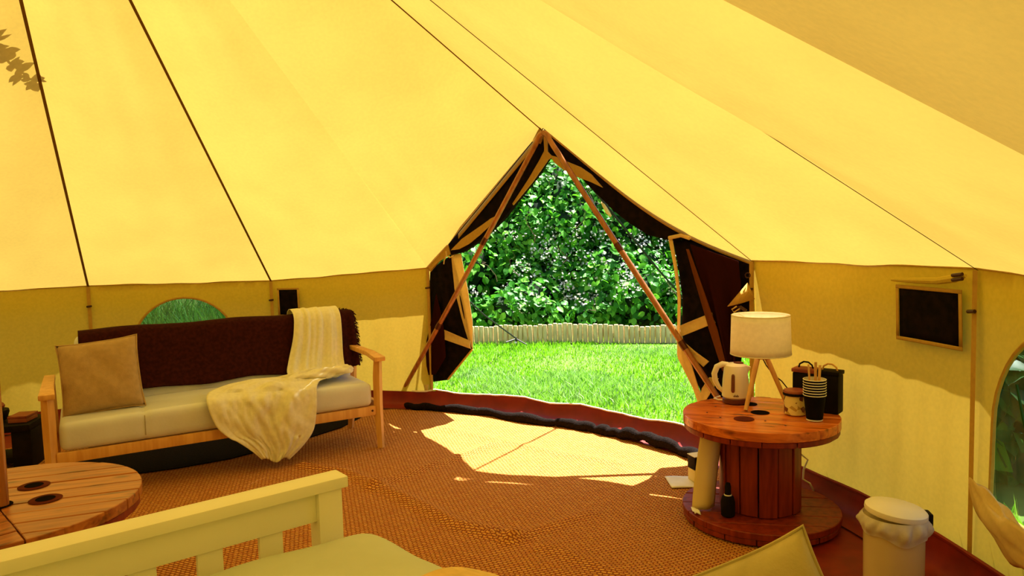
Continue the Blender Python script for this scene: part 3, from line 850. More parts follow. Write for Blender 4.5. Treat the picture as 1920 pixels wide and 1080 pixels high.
# dark throw over the sofa back: its path goes behind, over and down the front
def spath(pts, t):
    d = [0]
    for a, b in zip(pts[:-1], pts[1:]): d.append(d[-1] + (Vector(b) - Vector(a)).length)
    x = t * d[-1]
    return Vector((0, float(np.interp(x, d, [p[1] for p in pts])), float(np.interp(x, d, [p[2] for p in pts]))))
thr = thing('sofa_throw', 'dark brown wool throw with fringed end over the sofa back', 'throw', SOFA, SRZ)
prof = [(0, 0.595, 0.46), (0, 0.600, 0.62), (0, 0.592, 0.700), (0, 0.56, 0.722), (0, 0.50, 0.722), (0, 0.462, 0.705), (0, 0.44, 0.66), (0, 0.40, 0.53), (0, 0.358, 0.405)]
def thr_fn(u, v):
    p = spath(prof, v)
    s = lerp(-0.022, 1.40, u)
    y = p.y - (0.012 * math.sin(26 * u) * 0.25 + 0.006 * math.sin(61 * u + 3 * v) * 0.4) * (v > 0.4)
    z = p.z + 0.004 * math.sin(17 * u)
    if u < 0.10 and v > 0.4:      # loose folds at the fringed end
        y -= 0.014 * math.sin(u * 150) * (1 - u / 0.10) * smooth((v - 0.4) / 0.2) + 0.008
        z += 0.006 * math.sin(u * 190)
    if v > 0.98: z += 0.006 * math.sin(19 * u) + 0.01 * u
    return Vector((-s, y, z))
MB().grid(thr_fn, 110, 46).build('wool_cloth', 'throw', thr, solid=0.008, angle=180)
fr = MB()
for k in range(120):
    v = 0.34 + 0.62 * k / 119
    p = thr_fn(0.0, v)
    q = p + Vector((0.014 + 0.012 * random.random(), -0.01 * random.random(), -0.012 + random.uniform(-0.014, 0.010)))
    fr.tube([p, p.lerp(q, 0.5) + Vector((0, 0, 0.003)), q], [0.003, 0.0022, 0.001], 4)
for k in range(12):
    p = thr_fn(0.0 + 0.004 * k, 0.40)
    q = p + Vector((random.uniform(-.01, .02), 0, random.uniform(0.008, 0.02)))
    fr.tube([p, q], [0.003, 0.0015], 4)
tag(fr.build('fringe', 'throw', thr), kind='stuff')

# cream muslin throw: over the back, bunched on the seat, spilling over the front edge
mus = thing('muslin_throw', 'cream muslin cloth spilling over the sofa back and front edge', 'throw', SOFA, SRZ)
st = [  # (left edge s,d,z) (right edge s,d,z)
 ((0.33, 0.612, 0.55), (0.06, 0.612, 0.55)), ((0.33, 0.612, 0.72), (0.06, 0.612, 0.72)), ((0.33, 0.53, 0.762), (0.06, 0.53, 0.762)),
 ((0.33, 0.425, 0.725), (0.06, 0.425, 0.725)), ((0.35, 0.380, 0.61), (0.07, 0.380, 0.60)), ((0.39, 0.350, 0.49), (0.08, 0.350, 0.48)),
 ((0.42, 0.305, 0.415), (0.085, 0.305, 0.415)), ((0.40, 0.24, 0.400), (0.09, 0.20, 0.395)), ((0.42, 0.20, 0.412), (0.16, 0.12, 0.402)),
 ((0.60, 0.22, 0.415), (0.27, 0.06, 0.410)), ((0.76, 0.20, 0.410), (0.32, 0.02, 0.404)), ((0.86, 0.09, 0.408), (0.345, -0.025, 0.388)),
 ((0.885, -0.02, 0.395), (0.35, -0.042, 0.335)), ((0.875, -0.047, 0.33), (0.36, -0.050, 0.25)), ((0.84, -0.055, 0.235), (0.375, -0.054, 0.17)), ((0.70, -0.060, 0.12), (0.43, -0.056, 0.10)), ((0.64, -0.062, 0.050), (0.52, -0.058, 0.030))]
SL = np.array([a for a, b in st]); SR = np.array([b for a, b in st]); tst = np.linspace(0, 1, len(st))
def sm(arr, t):
    # smooth interpolation of stations
    w = 0.018
    ts_ = np.clip([t - w, t, t + w], 0, 1)
    return np.mean([[np.interp(x, tst, arr[:, c]) for c in range(3)] for x in ts_], axis=0)
def mus_fn(u, v):
    l, r = sm(SL, v), sm(SR, v)
    p = l * u + r * (1 - u)
    nz = lambda a, b, c: mnoise.noise(Vector((a, b, c)))
    if v < 0.45:
        amp = 0.020; nrm = (0, -0.9, 0.3)
        w_ = 1.6 * nz(u * 7.5 + 1.2 * v, v * 1.6, 3.1) + 0.7 * nz(u * 17, v * 2.5, 8.2)
    elif v < 0.70:
        amp = 0.020; nrm = (0, -0.35, 0.9)
        w_ = 0.7 + 1.5 * nz(u * 5 + 6 * v, v * 14, 1.7) + 0.8 * nz(u * 12, v * 26, 5.5)
    else:
        amp = 0.021; nrm = (0.1, -1, 0.1)
        w_ = 0.45 + 1.5 * nz(u * 8 - 9 * v, v * 3.0, 2.4) + 0.9 * nz(u * 14 + 5 * v, v * 12, 7.7) + 0.4 * nz(u * 30, v * 30, 1.1)
    bunch = math.exp(-((v - 0.49) / 0.05) ** 2)
    amp += 0.012 * bunch
    p = p + np.array(nrm) * amp * w_ * (0.35 + 0.65 * math.sin(math.pi * min(1, max(0, u * 1.0))))
    if v > 0.9: p[2] += 0.012 * math.sin(9 * u)
    return Vector((-p[0], p[1], p[2]))
MB().grid(mus_fn, 56, 110).build('muslin_cloth', 'muslin', mus, solid=0.003, angle=180)
# a twisted roll of the same cloth lying on the seat
roll = MB()
ctr = [(0.085, 0.16, 0.425), (0.12, 0.14, 0.430), (0.20, 0.12, 0.430), (0.28, 0.10, 0.43), (0.38, 0.09, 0.425), (0.46, 0.07, 0.415)]
def rollfn(u, v):
    x = u * (len(ctr) - 1); k = min(int(x), len(ctr) - 2); t = x - k
    c = [lerp(ctr[k][j], ctr[k + 1][j], t) for j in range(3)]
    th = 2 * math.pi * v
    rr = 0.026 * (math.sin(math.pi * (0.06 + 0.90 * u)) ** 0.5) * (1 + 0.25 * math.sin(3 * th + 16 * u) + 0.12 * math.sin(5 * th - 25 * u))
    return Vector((-c[0] , c[1] + rr * math.cos(th) * 1.2, c[2] + rr * math.sin(th)))
roll.grid(rollfn, 40, 24).build('twisted_end', 'muslin', mus, angle=180)

# sofa cushion
cu = thing('sofa_cushion', 'square taupe cushion leaning on the left end of the sofa', 'cushion')
cu.matrix_world = Matrix.Translation(SOFA) @ Matrix.Rotation(SRZ, 4, 'Z') @ Matrix.Translation((-1.315, 0.205, 0.530)) @ Matrix.Rotation(-8 * D2R, 4, 'Z') @ Matrix.Rotation(-20 * D2R, 4, 'X') @ Matrix.Rotation(-5 * D2R, 4, 'Y')
o = pillow(0.345, 0.355, 0.115, 0.03, seed=3).build('cushion_cover', 'cushion', cu, angle=180); weld(o)
MB().tube(pillow_edge(0.347, 0.357, 0.03), 0.004, 6, cap=False).build('piping', 'cushion', cu)

# ------------------------------------------------------------------ cable drum tables
def disc_planks(root, R, z0, z1, width, ang, mat, gap=0.003, half=None, name='plank', hub=0.0):
    """boards cut to a round outline; each board is a mesh of its own"""
    n = int(math.ceil(2 * R / width))
    ca, sa = math.cos(ang), math.sin(ang)
    for k in range(n):
        y0, y1 = -R + k * width + gap / 2, min(R - 0.002, -R + (k + 1) * width - gap / 2)
        ys = np.linspace(y0, y1, 7)
        lo = [(-math.sqrt(max(0, R * R - y * y)), y) for y in ys]
        hi = [(math.sqrt(max(0, R * R - y * y)), y) for y in ys]
        if half == 'pos': lo = [(0.004, y) for y in ys]
        if half == 'neg': hi = [(-0.004, y) for y in ys]
        poly = lo[::-1] + hi
        dz = random.uniform(-0.0015, 0.0015)
        nn = len(poly)
        # drop doubled points
        P = []
        for p in poly:
            if not P or math.hypot(p[0] - P[-1][0], p[1] - P[-1][1]) > 1e-4: P.append(p)
        nn = len(P)
        v = [(x * ca - y * sa, x * sa + y * ca, z0) for x, y in P] + [(x * ca - y * sa, x * sa + y * ca, z1 + dz) for x, y in P]
        f = [tuple(range(nn - 1, -1, -1)), tuple(range(nn, 2 * nn))] + [(i, (i + 1) % nn, nn + (i + 1) % nn, nn + i) for i in range(nn)]
        m = MB().add(v, f)
        ob = m.build(name, mat, root, bevel=0.0025, segs=1, angle=30)
def wood_along(name, ang, c1, c2, rough):
    m, nt, b, o = new_mat(name)
    tc = nt.nodes.new('ShaderNodeTexCoord'); mp = nt.nodes.new('ShaderNodeMapping')
    mp.inputs['Rotation'].default_value = (0, 0, -ang)
    mp2 = nt.nodes.new('ShaderNodeMapping'); mp2.inputs['Scale'].default_value = (1.0, 12, 12)
    n1 = nt.nodes.new('ShaderNodeTexNoise'); n1.inputs['Scale'].default_value = 4; n1.inputs['Detail'].default_value = 6; n1.inputs['Distortion'].default_value = 0.6
    n2 = nt.nodes.new('ShaderNodeTexNoise'); n2.inputs['Scale'].default_value = 7
    r1 = nt.nodes.new('ShaderNodeValToRGB'); r1.color_ramp.elements[0].position = 0.32; r1.color_ramp.elements[1].position = 0.62
    r1.color_ramp.elements[0].color = (*c2, 1); r1.color_ramp.elements[1].color = (*c1, 1)
    r2_ = nt.nodes.new('ShaderNodeValToRGB'); r2_.color_ramp.elements[0].position = 0.30; r2_.color_ramp.elements[1].position = 0.42
    r2_.color_ramp.elements[0].color = (0.25, 0.25, 0.25, 1); r2_.color_ramp.elements[1].color = (1, 1, 1, 1)
    mm = nt.nodes.new('ShaderNodeMixRGB'); mm.blend_type = 'MULTIPLY'; mm.inputs[0].default_value = 0.8
    L = nt.links.new
    L(tc.outputs['Object'], mp.inputs[0]); L(mp.outputs[0], mp2.inputs[0]); L(mp2.outputs[0], n1.inputs['Vector'])
    mp3 = nt.nodes.new('ShaderNodeMapping'); mp3.inputs['Scale'].default_value = (1.0, 4, 4)
    L(mp.outputs[0], mp3.inputs[0]); L(mp3.outputs[0], n2.inputs['Vector'])
    L(n1.outputs[0], r1.inputs[0]); L(n2.outputs[0], r2_.inputs[0]); L(r1.outputs[0], mm.inputs[1]); L(r2_.outputs[0], mm.inputs[2])
    L(mm.outputs[0], b.inputs['Base Color']); b.inputs['Roughness'].default_value = rough; b.inputs['Specular IOR Level'].default_value = 0.5
    bp = nt.nodes.new('ShaderNodeBump'); bp.inputs['Strength'].default_value = 0.15; bp.inputs['Distance'].default_value = 0.003
    L(n1.outputs[0], bp.inputs['Height']); L(bp.outputs[0], b.inputs['Normal'])
    return m
PA = -22 * D2R
M['drumtop'] = wood_along('varnished drum boards', PA, (0.72, 0.185, 0.026), (0.42, 0.08, 0.012), 0.25)
PB = 20 * D2R
M['tabletop'] = wood_along('worn table boards', PB, (0.48, 0.165, 0.030), (0.26, 0.065, 0.012), 0.33)
PC = 50 * D2R
M['tabletop2'] = wood_along('worn table boards turned', PC, (0.46, 0.15, 0.028), (0.24, 0.06, 0.012), 0.33)

DRUM = Vector((0.965, 2.80, 0)); DH = 0.425; DR = 0.295
drum = thing('drum_side_table', 'upright wooden cable drum used as side table by the doorway', 'side table', DRUM)
disc_planks(drum, DR, DH - 0.036, DH, 0.098, PA, 'drumtop', gap=0.006)
disc_planks(drum, DR - 0.004, DH - 0.058, DH - 0.037, 0.11, PA + 1.4, 'wood_dark', name='under_plank')
disc_planks(drum, DR + 0.005, 0.03, 0.056, 0.10, PA + 0.2, 'wood_dark', name='base_plank')
disc_planks(drum, DR + 0.002, 0.008, 0.029, 0.11, PA + 1.7, 'wood_dark', name='base_under_plank')
ns = 13
for k in range(ns):
    a0, a1 = 2 * math.pi * (k + 0.035) / ns, 2 * math.pi * (k + 0.965) / ns
    ro = 0.152 + 0.004 * math.sin(k * 2.3); ri = 0.118
    P = [(ro * math.cos(a0), ro * math.sin(a0)), (ro * math.cos((a0 + a1) / 2) * 0.995, ro * math.sin((a0 + a1) / 2) * 0.995), (ro * math.cos(a1), ro * math.sin(a1)), (ri * math.cos(a1), ri * math.sin(a1)), (ri * math.cos(a0), ri * math.sin(a0))]
    v = [(x, y, 0.057) for x, y in P] + [(x, y, DH - 0.059) for x, y in P]
    f = [(4, 3, 2, 1, 0), (5, 6, 7, 8, 9)] + [(i, (i + 1) % 5, 5 + (i + 1) % 5, 5 + i) for i in range(5)]
    MB().add(v, f).build('stave', 'wood_dark', drum, bevel=0.003, segs=1, angle=30)
for (x, y, r, g) in ((0.009, 0.151, 0.032, 0.9), (0.004, 0.006, 0.036, 1.0), (-0.089, -0.084, 0.038, 1.0)):
    MB().lathe([(r, DH + 0.0012), (r * 0.98, DH + 0.0022), (0.0005, DH + 0.0022)], 28, (x, y), cap=False).build('drum_hole', 'wood_hole' if r < 0.0365 else 'burn', drum)
for (x, y) in ((-0.2, 0.03), (-0.14, 0.12), (0.03, -0.19), (0.16, -0.15), (0.1, -0.05), (-0.02, -0.12), (-0.17, -0.05)):
    MB().lathe([(0.004, DH + 0.001), (0.0035, DH + 0.002), (0.0004, DH + 0.002)], 10, (x, y), cap=False).build('nail_head', 'toggle', drum)

TAB = Vector((-1.548, 2.085, 0)); TH = 0.40; TR = 0.388
tab = thing('plank_table', 'round plank coffee table in two halves around the centre pole', 'coffee table', TAB)
# two half tops meeting at the pole; the joint runs towards the camera
def half_disc(root, R, z0, z1, width, ang, mat, keep, gap=0.005):
    """boards of one half of a round top; keep(x,y) > 0 is the half"""
    n = int(math.ceil(2 * R / width)); ca, sa = math.cos(ang), math.sin(ang)
    jn = keep   # joint normal (unit) : points with dot > 0.003 stay
    for k in range(n):
        y0, y1 = -R + k * width + gap / 2, min(R - 0.002, -R + (k + 1) * width - gap / 2)
        ys = np.linspace(y0, y1, 9)
        P = [(-math.sqrt(max(0, R * R - y * y)), y) for y in ys][::-1] + [(math.sqrt(max(0, R * R - y * y)), y) for y in ys]
        P = [(x * ca - y * sa, x * sa + y * ca) for x, y in P]
        # clip
        Q = []
        for a, b in zip(P, P[1:] + P[:1]):
            da, db = a[0] * jn[0] + a[1] * jn[1] - 0.002, b[0] * jn[0] + b[1] * jn[1] - 0.002
            if da >= 0: Q.append(a)
            if (da > 0) != (db > 0) and abs(da - db) > 1e-9:
                t = da / (da - db); Q.append((lerp(a[0], b[0], t), lerp(a[1], b[1], t)))
        R_ = []
        for p in Q:
            if not R_ or math.hypot(p[0] - R_[-1][0], p[1] - R_[-1][1]) > 1e-3: R_.append(p)
        if len(R_) > 1 and math.hypot(R_[0][0] - R_[-1][0], R_[0][1] - R_[-1][1]) < 1e-3: R_.pop()
        if len(R_) < 3: continue
        nn = len(R_); dz = random.uniform(-0.002, 0.001)
        v = [(x, y, z0) for x, y in R_] + [(x, y, z1 + dz) for x, y in R_]
        f = [tuple(range(nn - 1, -1, -1)), tuple(range(nn, 2 * nn))] + [(i, (i + 1) % nn, nn + (i + 1) % nn, nn + i) for i in range(nn)]
        MB().add(v, f).build('plank', mat, root, bevel=0.002, segs=1, angle=30)
jn = Vector((0.707, 0.707)).normalized()
half_disc(tab, TR, TH - 0.034, TH, 0.088, PB, 'tabletop', (jn.x, jn.y))
half_disc(tab, TR, TH - 0.034, TH, 0.088, PC, 'tabletop2', (-jn.x, -jn.y))
disc_planks(tab, TR - 0.006, TH - 0.062, TH - 0.036, 0.11, PB + 1.5, 'wood_dark', name='under_plank')
for (x, y, r) in ((0.020, 0.145, 0.033), (0.137, 0.020, 0.033)):
    MB().lathe([(r * 1.35, TH + 0.0008), (r * 1.3, TH + 0.0018), (0.0005, TH + 0.0018)], 26, (x, y), cap=False).build('stained_ring', 'burn', tab)
    MB().lathe([(r * 0.8, TH + 0.0022), (r * 0.78, TH + 0.003), (0.0005, TH + 0.003)], 22, (x, y), cap=False).build('drum_hole', 'wood_hole', tab)
MB().lathe([(0.040, TH + 0.001), (0.038, TH + 0.0022), (0.021, TH + 0.0022)], 26, (CX - TAB.x, CY - TAB.y), cap=False).build('pole_hole', 'wood_hole', tab)
for k in range(12):
    a0, a1 = 2 * math.pi * (k + 0.03) / 12, 2 * math.pi * (k + 0.97) / 12
    ro, ri = 0.20, 0.165
    P = [(ro * math.cos(a0), ro * math.sin(a0)), (ro * math.cos(a1), ro * math.sin(a1)), (ri * math.cos(a1), ri * math.sin(a1)), (ri * math.cos(a0), ri * math.sin(a0))]
    v = [(x, y, 0.055) for x, y in P] + [(x, y, TH - 0.063) for x, y in P]
    MB().add(v, [(3, 2, 1, 0), (4, 5, 6, 7), (0, 1, 5, 4), (1, 2, 6, 5), (2, 3, 7, 6), (3, 0, 4, 7)]).build('stave', 'wood_dark', tab, bevel=0.003, segs=1, angle=30)
disc_planks(tab, TR - 0.01, 0.008, 0.054, 0.10, PB, 'wood_dark', name='base_plank')
# nothing may run through the pole: it passes the boards' middle hole

# ------------------------------------------------------------------ bed
BED = Vector((-0.428, 1.668, 0)); BRZ = math.atan2(0.626, 0.78)      # local x = towards the right end, -y = towards the camera
bed = thing('bed', 'cream painted wooden bed with slatted footboard in the foreground', 'bed', BED, BRZ)
BW, BL, BZ = 1.42, 1.72, 0.60
MB().box(-BW - 0.02, 0.012, -0.040, 0.026, BZ - 0.026, BZ).build('footboard_cap', 'bedpaint', bed, bevel=0.003)
MB().box(-BW, -0.06, -0.020, 0.006, BZ - 0.096, BZ - 0.027).build('footboard_rail', 'bedpaint', bed, bevel=0.002)
MB().box(-BW, -0.06, -0.018, 0.004, 0.22, 0.30).build('footboard_rail', 'bedpaint', bed, bevel=0.002)
for x in (-0.06, -BW):
    MB().box(x, x + 0.058, -0.034, 0.020, 0, BZ - 0.027).build('leg', 'bedpaint', bed, bevel=0.003)
k = 0
x = -0.165
while x > -BW + 0.08:
    MB().box(x - 0.026, x + 0.026, -0.014, 0.0, 0.30, BZ - 0.097).build('slat', 'bedpaint', bed, bevel=0.0015)
    x -= 0.130
for x in (-0.045, -BW + 0.02):
    MB().box(x, x + 0.025, -BL, -0.035, 0.20, 0.32).build('side_rail', 'bedpaint', bed, bevel=0.003)
for x in (-0.06, -BW):
    MB().box(x, x + 0.058, -BL - 0.05, -BL, 0, 0.75).build('leg', 'bedpaint', bed, bevel=0.003)
MB().box(-BW, 0, -BL - 0.04, -BL - 0.01, 0.4, 0.75).build('headboard', 'bedpaint', bed, bevel=0.003)
o = rbox(-BW + 0.05, -0.05, -BL + 0.02, -0.045, 0.26, 0.41, 0.03, (20, 20, 6)).build('mattress', 'duvet', bed, angle=180); weld(o)
dv = thing('duvet', 'oatmeal coloured duvet spread over the bed', 'duvet', BED, BRZ)
def duv_fn(p):
    # swell, wrinkles, a rounded foot corner and a soft drop at the right-hand edge
    x, y, z = p
    t = max(0.0, min(1.0, (-y - 0.048) / 0.36))
    if x > -0.10: x = -0.10 + (x + 0.10) * (0.25 + 0.75 * math.sqrt(max(0.0, 1 - (1 - t) ** 2)))
    edge = smooth((x + 0.06) / 0.26)
    if z > 0.38:
        z += 0.012 * math.sin(5 * x + 2) * math.sin(4.2 * y + 1) + 0.004 * math.sin(17 * x + 9 * y) + 0.003 * math.sin(31 * y - 12 * x)
        z += 0.02 * math.exp(-((y + 0.5) / 0.4) ** 2)
        z -= 0.075 * edge ** 1.5
    else:
        z -= 0.05 * edge
    return Vector((x + 0.01 * math.sin(7 * y) * edge, y, z))
o = rbox(-BW + 0.01, 0.150, -BL + 0.25, -0.048, 0.33, 0.478, 0.068, (72, 64, 10), duv_fn).build('duvet_cover', 'duvet', dv, angle=180); weld(o)
bl = thing('bed_blanket', 'folded honey yellow blanket at the bottom edge on the bed', 'blanket', BED, BRZ)
def bl_fn(p):
    x, y, z = p
    e = smooth((x + 0.06) / 0.26)
    return Vector((x, y + 0.02 * math.sin(6 * x), z - 0.075 * e ** 1.5 + 0.004 * math.sin(20 * x)))
o = rbox(-0.30, 0.165, -0.95, -0.415, 0.468, 0.520, 0.02, (40, 20, 6), bl_fn).build('blanket_fold', 'blanket', bl, angle=180); weld(o)

# floor cushion at the lower right
fc = thing('floor_cushion', 'sage patterned cushion standing on the matting in front of the drum table', 'cushion')
fc.matrix_world = Matrix.Translation((0.515, 1.50, 0.222)) @ Matrix.Rotation(-18 * D2R, 4, 'Z') @ Matrix.Rotation(-14 * D2R, 4, 'X') @ Matrix.Rotation(-27 * D2R, 4, 'Y')
o = pillow(0.42, 0.42, 0.14, 0.035, seed=9).build('cushion_cover', 'cushion2', fc, angle=180); weld(o)
MB().tube(pillow_edge(0.422, 0.422, 0.035), 0.004, 6, cap=False).build('piping', 'cushion2', fc)

# ------------------------------------------------------------------ bin
bn = thing('pedal_bin', 'small white pedal bin with liner bag by the right wall', 'bin', (1.150, 2.145, 0.008), -10 * D2R)
MB().lathe([(0.080, 0.0), (0.084, 0.004), (0.084, 0.03), (0.085, 0.245), (0.086, 0.25)], 40).build('bin_body', 'binwhite', bn)
MB().lathe([(0.0865, 0.0), (0.088, 0.003), (0.088, 0.02), (0.0865, 0.022)], 40).build('bin_foot', 'black', bn)
bag = MB()
def bagfn(u, v):
    th = 2 * math.pi * u
    zz = lerp(0.262, 0.205, v) + 0.006 * math.sin(5 * th) * v + 0.008 * math.sin(2 * th + 1) * v
    rr = 0.087 + 0.010 * math.sin(math.pi * min(1, v * 1.1)) * (1.0 + 0.5 * math.sin(11 * th) + 0.4 * math.sin(17 * th + 5 * v)) + 0.003 * v
    return Vector((rr * math.cos(th), rr * math.sin(th), zz))
bag.grid(bagfn, 90, 8).build('liner_bag', 'bag', bn, angle=180)
lid = MB().lathe([(0.086, 0.0), (0.088, 0.006), (0.087, 0.016), (0.080, 0.022), (0.001, 0.025)], 40)
lo = lid.build('bin_lid', 'binlid', bn)
lo.location = (0.004, 0, 0.264); lo.rotation_euler = (0, 6 * D2R, 0)
MB().box(0.084, 0.104, -0.022, 0.022, 0.235, 0.272).build('lid_hinge', 'black', bn, bevel=0.004)
MB().box(-0.115, -0.08, -0.02, 0.02, 0.006, 0.016).build('pedal', 'black', bn, bevel=0.003)

# ------------------------------------------------------------------ things on the drum table
# kettle; local x points to its spout
kz = DH + 0.002
ket = thing('kettle', 'small cream electric kettle on the drum table beside the lamp', 'kettle', (0.928, 2.985, kz), -14 * D2R)
MB().lathe([(0.050, 0.0), (0.054, 0.003), (0.054, 0.018), (0.048, 0.024)], 36).build('power_base', 'kettlebase', ket)
MB().lathe([(0.050, 0.022), (0.0555, 0.028), (0.0555, 0.05), (0.052, 0.10), (0.047, 0.145), (0.043, 0.158), (0.030, 0.166), (0.001, 0.168)], 40).build('kettle_body', 'whiteplastic', ket)
MB().lathe([(0.021, 0.164), (0.020, 0.170), (0.012, 0.172), (0.001, 0.172)], 24, (0.012, 0)).build('kettle_lid', 'kettlebase', ket)
sp_ = MB().add([(0.036, -0.022, 0.160), (0.036, 0.022, 0.160), (0.062, 0.006, 0.152), (0.062, -0.006, 0.152), (0.042, -0.018, 0.118), (0.042, 0.018, 0.118), (0.050, 0.004, 0.125), (0.050, -0.004, 0.125)],
               [(0, 1, 2, 3), (4, 7, 6, 5), (3, 2, 6, 7), (0, 3, 7, 4), (1, 5, 6, 2), (0, 4, 5, 1)])
sp_.build('spout', 'whiteplastic', ket, bevel=0.003)
MB().tube([(-0.030, 0, 0.158), (-0.052, 0, 0.162), (-0.075, 0, 0.150), (-0.086, 0, 0.120), (-0.082, 0, 0.090), (-0.068, 0, 0.062), (-0.050, 0, 0.045)], [0.012, 0.012, 0.0125, 0.012, 0.011, 0.0095, 0.008], 12, flat=1.0).build('handle', 'whiteplastic', ket)
gz = MB()
for s in range(13):
    pass
def gauge(u, v):
    a = -90 * D2R - 14 * D2R + (u - 0.5) * 0.26 + 0.0
    z = lerp(0.052, 0.128, v)
    r = float(np.interp(z, [0.028, 0.05, 0.10, 0.145], [0.0555, 0.0555, 0.052, 0.047])) + 0.0016
    sh = 1.0 if 0.08 < v < 0.92 else 0.55
    a = -90 * D2R - 14 * D2R + (u - 0.5) * 0.26 * sh
    return Vector((r * math.cos(a), r * math.sin(a), z))
gz.grid(gauge, 6, 12).build('water_gauge', 'gauge', ket, solid=0.002)
for k in range(5):
    a = -100 * D2R + k * 0.075
    MB().grid(lambda u, v: Vector((0.0562 * math.cos(a + 0.05 * (u - .5)), 0.0562 * math.sin(a + 0.05 * (u - .5)), 0.034 + 0.008 * v * (1.2 if k % 2 else 0.8))), 2, 2).build('maker_mark', 'kettlebase', ket, solid=0.0008)
MB().tube([(-0.048, 0.01, 0.006), (-0.07, 0.02, 0.004), (-0.085, 0.045, 0.004), (-0.06, 0.09, 0.004)], 0.0035, 6).build('power_cord', 'whiteplastic', ket)

# lamp
LX, LY = 1.004, 2.90
lamp = thing('table_lamp', 'tripod table lamp with white drum shade on the drum table', 'lamp', (LX, LY, kz))
def shade(u, v):
    th = 2 * math.pi * u
    r = lerp(0.118, 0.113, v)
    return Vector((r * math.cos(th), r * math.sin(th), lerp(0.218, 0.376, v)))
so = MB().grid(shade, 60, 6).build('lamp_shade', 'shade', lamp, solid=0.002, angle=60)
for r, z in ((0.118, 0.218), (0.113, 0.376)):
    MB().tube([(r * math.cos(t), r * math.sin(t), z) for t in np.linspace(0, 2 * math.pi, 61)], 0.0022, 6, cap=False).build('shade_ring', 'whiteplastic', so)
for k in range(3):
    a = 2 * math.pi * k / 3
    MB().tube([(0.112 * math.cos(a), 0.112 * math.sin(a), 0.372), (0.015 * math.cos(a), 0.015 * math.sin(a), 0.33)], 0.0015, 5).build('shade_spoke', 'whiteplastic', so)
MB().lathe([(0.030, 0.198), (0.034, 0.202), (0.034, 0.215), (0.018, 0.22), (0.016, 0.29), (0.001, 0.292)], 24).build('lamp_hub', 'beech', lamp)
MB().lathe([(0.012, 0.29), (0.022, 0.31), (0.026, 0.33), (0.018, 0.352), (0.001, 0.358)], 20).build('added_bulb', 'added_bulb', lamp)  # unseen inside the shade, its glow added to brighten the shade
for a in (218, 338, 98):
    a *= D2R
    MB().tube([(0.022 * math.cos(a), 0.022 * math.sin(a), 0.205), (0.105 * math.cos(a), 0.105 * math.sin(a), 0.003)], [0.0105, 0.0085], 12).build('lamp_leg', 'beech', lamp)
MB().tube([(0.01, 0.01, 0.20), (0.03, 0.02, 0.165), (0.055, 0.015, 0.13), (0.09, 0.01, 0.10), (0.125, 0.03, 0.06), (0.15, 0.05, 0.01)], 0.0028, 6).build('power_cord', 'toggle', lamp)

# jar
jar = thing('jar', 'round patterned jar with a wooden lid on the drum table', 'jar', (1.092, 2.765, kz))
MB().lathe([(0.036, 0.0), (0.041, 0.004), (0.042, 0.06), (0.039, 0.076)], 32).build('jar_body', 'mosaic', jar)
MB().lathe([(0.043, 0.076), (0.045, 0.079), (0.045, 0.092), (0.042, 0.096), (0.001, 0.097)], 32).build('jar_lid', 'redbrown', jar)
MB().lathe([(0.0455, 0.077), (0.0462, 0.082), (0.0455, 0.087)], 32, cap=False).build('lid_band', 'black', jar)

# nested paper cups
CUPX, CUPY = 1.128, 2.672
order = ['bottom', 'second from the bottom', 'third from the bottom', 'fourth from the bottom', 'third from the top', 'second from the top', 'top']
base_cup = None
for k in range(7):
    lab = 'black paper cup with white rim, the %s one of the nested stack' % order[k]
    z = kz + 0.0098 * k
    if base_cup is None:
        base_cup = thing('paper_cup', lab, 'cup', (CUPX, CUPY, z), 0, 'nested black paper cups')
        MB().lathe([(0.0285, 0.004), (0.0290, 0.004), (0.0395, 0.096), (0.0385, 0.096), (0.0281, 0.006), (0.0005, 0.006)], 32, cap=False).build('cup_wall', 'cupblack', base_cup)
        MB().tube([(0.0402 * math.cos(t), 0.0402 * math.sin(t), 0.0965) for t in np.linspace(0, 2 * math.pi, 41)], 0.0017, 8, cap=False).build('rim', 'paper', base_cup)
        MB().lathe([(0.0287, 0.0), (0.0293, 0.0), (0.0298, 0.005), (0.0287, 0.005)], 32, cap=False).build('foot_ring', 'paper', base_cup)
        MB().lathe([(0.0380, 0.0955), (0.0290, 0.012), (0.0005, 0.010)], 32, cap=False).build('cup_lining', 'paper', base_cup)
    else:
        c = copy_obj(base_cup); c.location = (CUPX, CUPY, z); c['label'] = lab
ztop = kz + 0.0098 * 6
for k, (x0, x1, y, w, h, lab) in enumerate(((-0.010, -0.016, 0.010, 0.0035, 0.150, 'thin wooden stirrer standing leftmost in the top paper cup'), (0.004, 0.010, 0.006, 0.005, 0.158, 'wide wooden stirrer in the middle of the top paper cup'), (0.010, 0.022, -0.004, 0.005, 0.148, 'wooden stirrer leaning rightmost in the top paper cup'))):
    m = MB().add([(x0 - w, y - 0.001, 0.014), (x0 + w, y - 0.001, 0.014), (x0 + w, y + 0.001, 0.014), (x0 - w, y + 0.001, 0.014),
                  (x1 - w, y + 0.008, h), (x1 + w, y + 0.008, h), (x1 + w, y + 0.010, h), (x1 - w, y + 0.010, h)],
                 [(3, 2, 1, 0), (4, 5, 6, 7), (0, 1, 5, 4), (1, 2, 6, 5), (2, 3, 7, 6), (3, 0, 4, 7)])
    o = m.build('wooden_stirrer', 'beech', None); o.location = (CUPX, CUPY, ztop)
    tag(o, lab, 'stirrer', 'wooden stirrers in the cups')

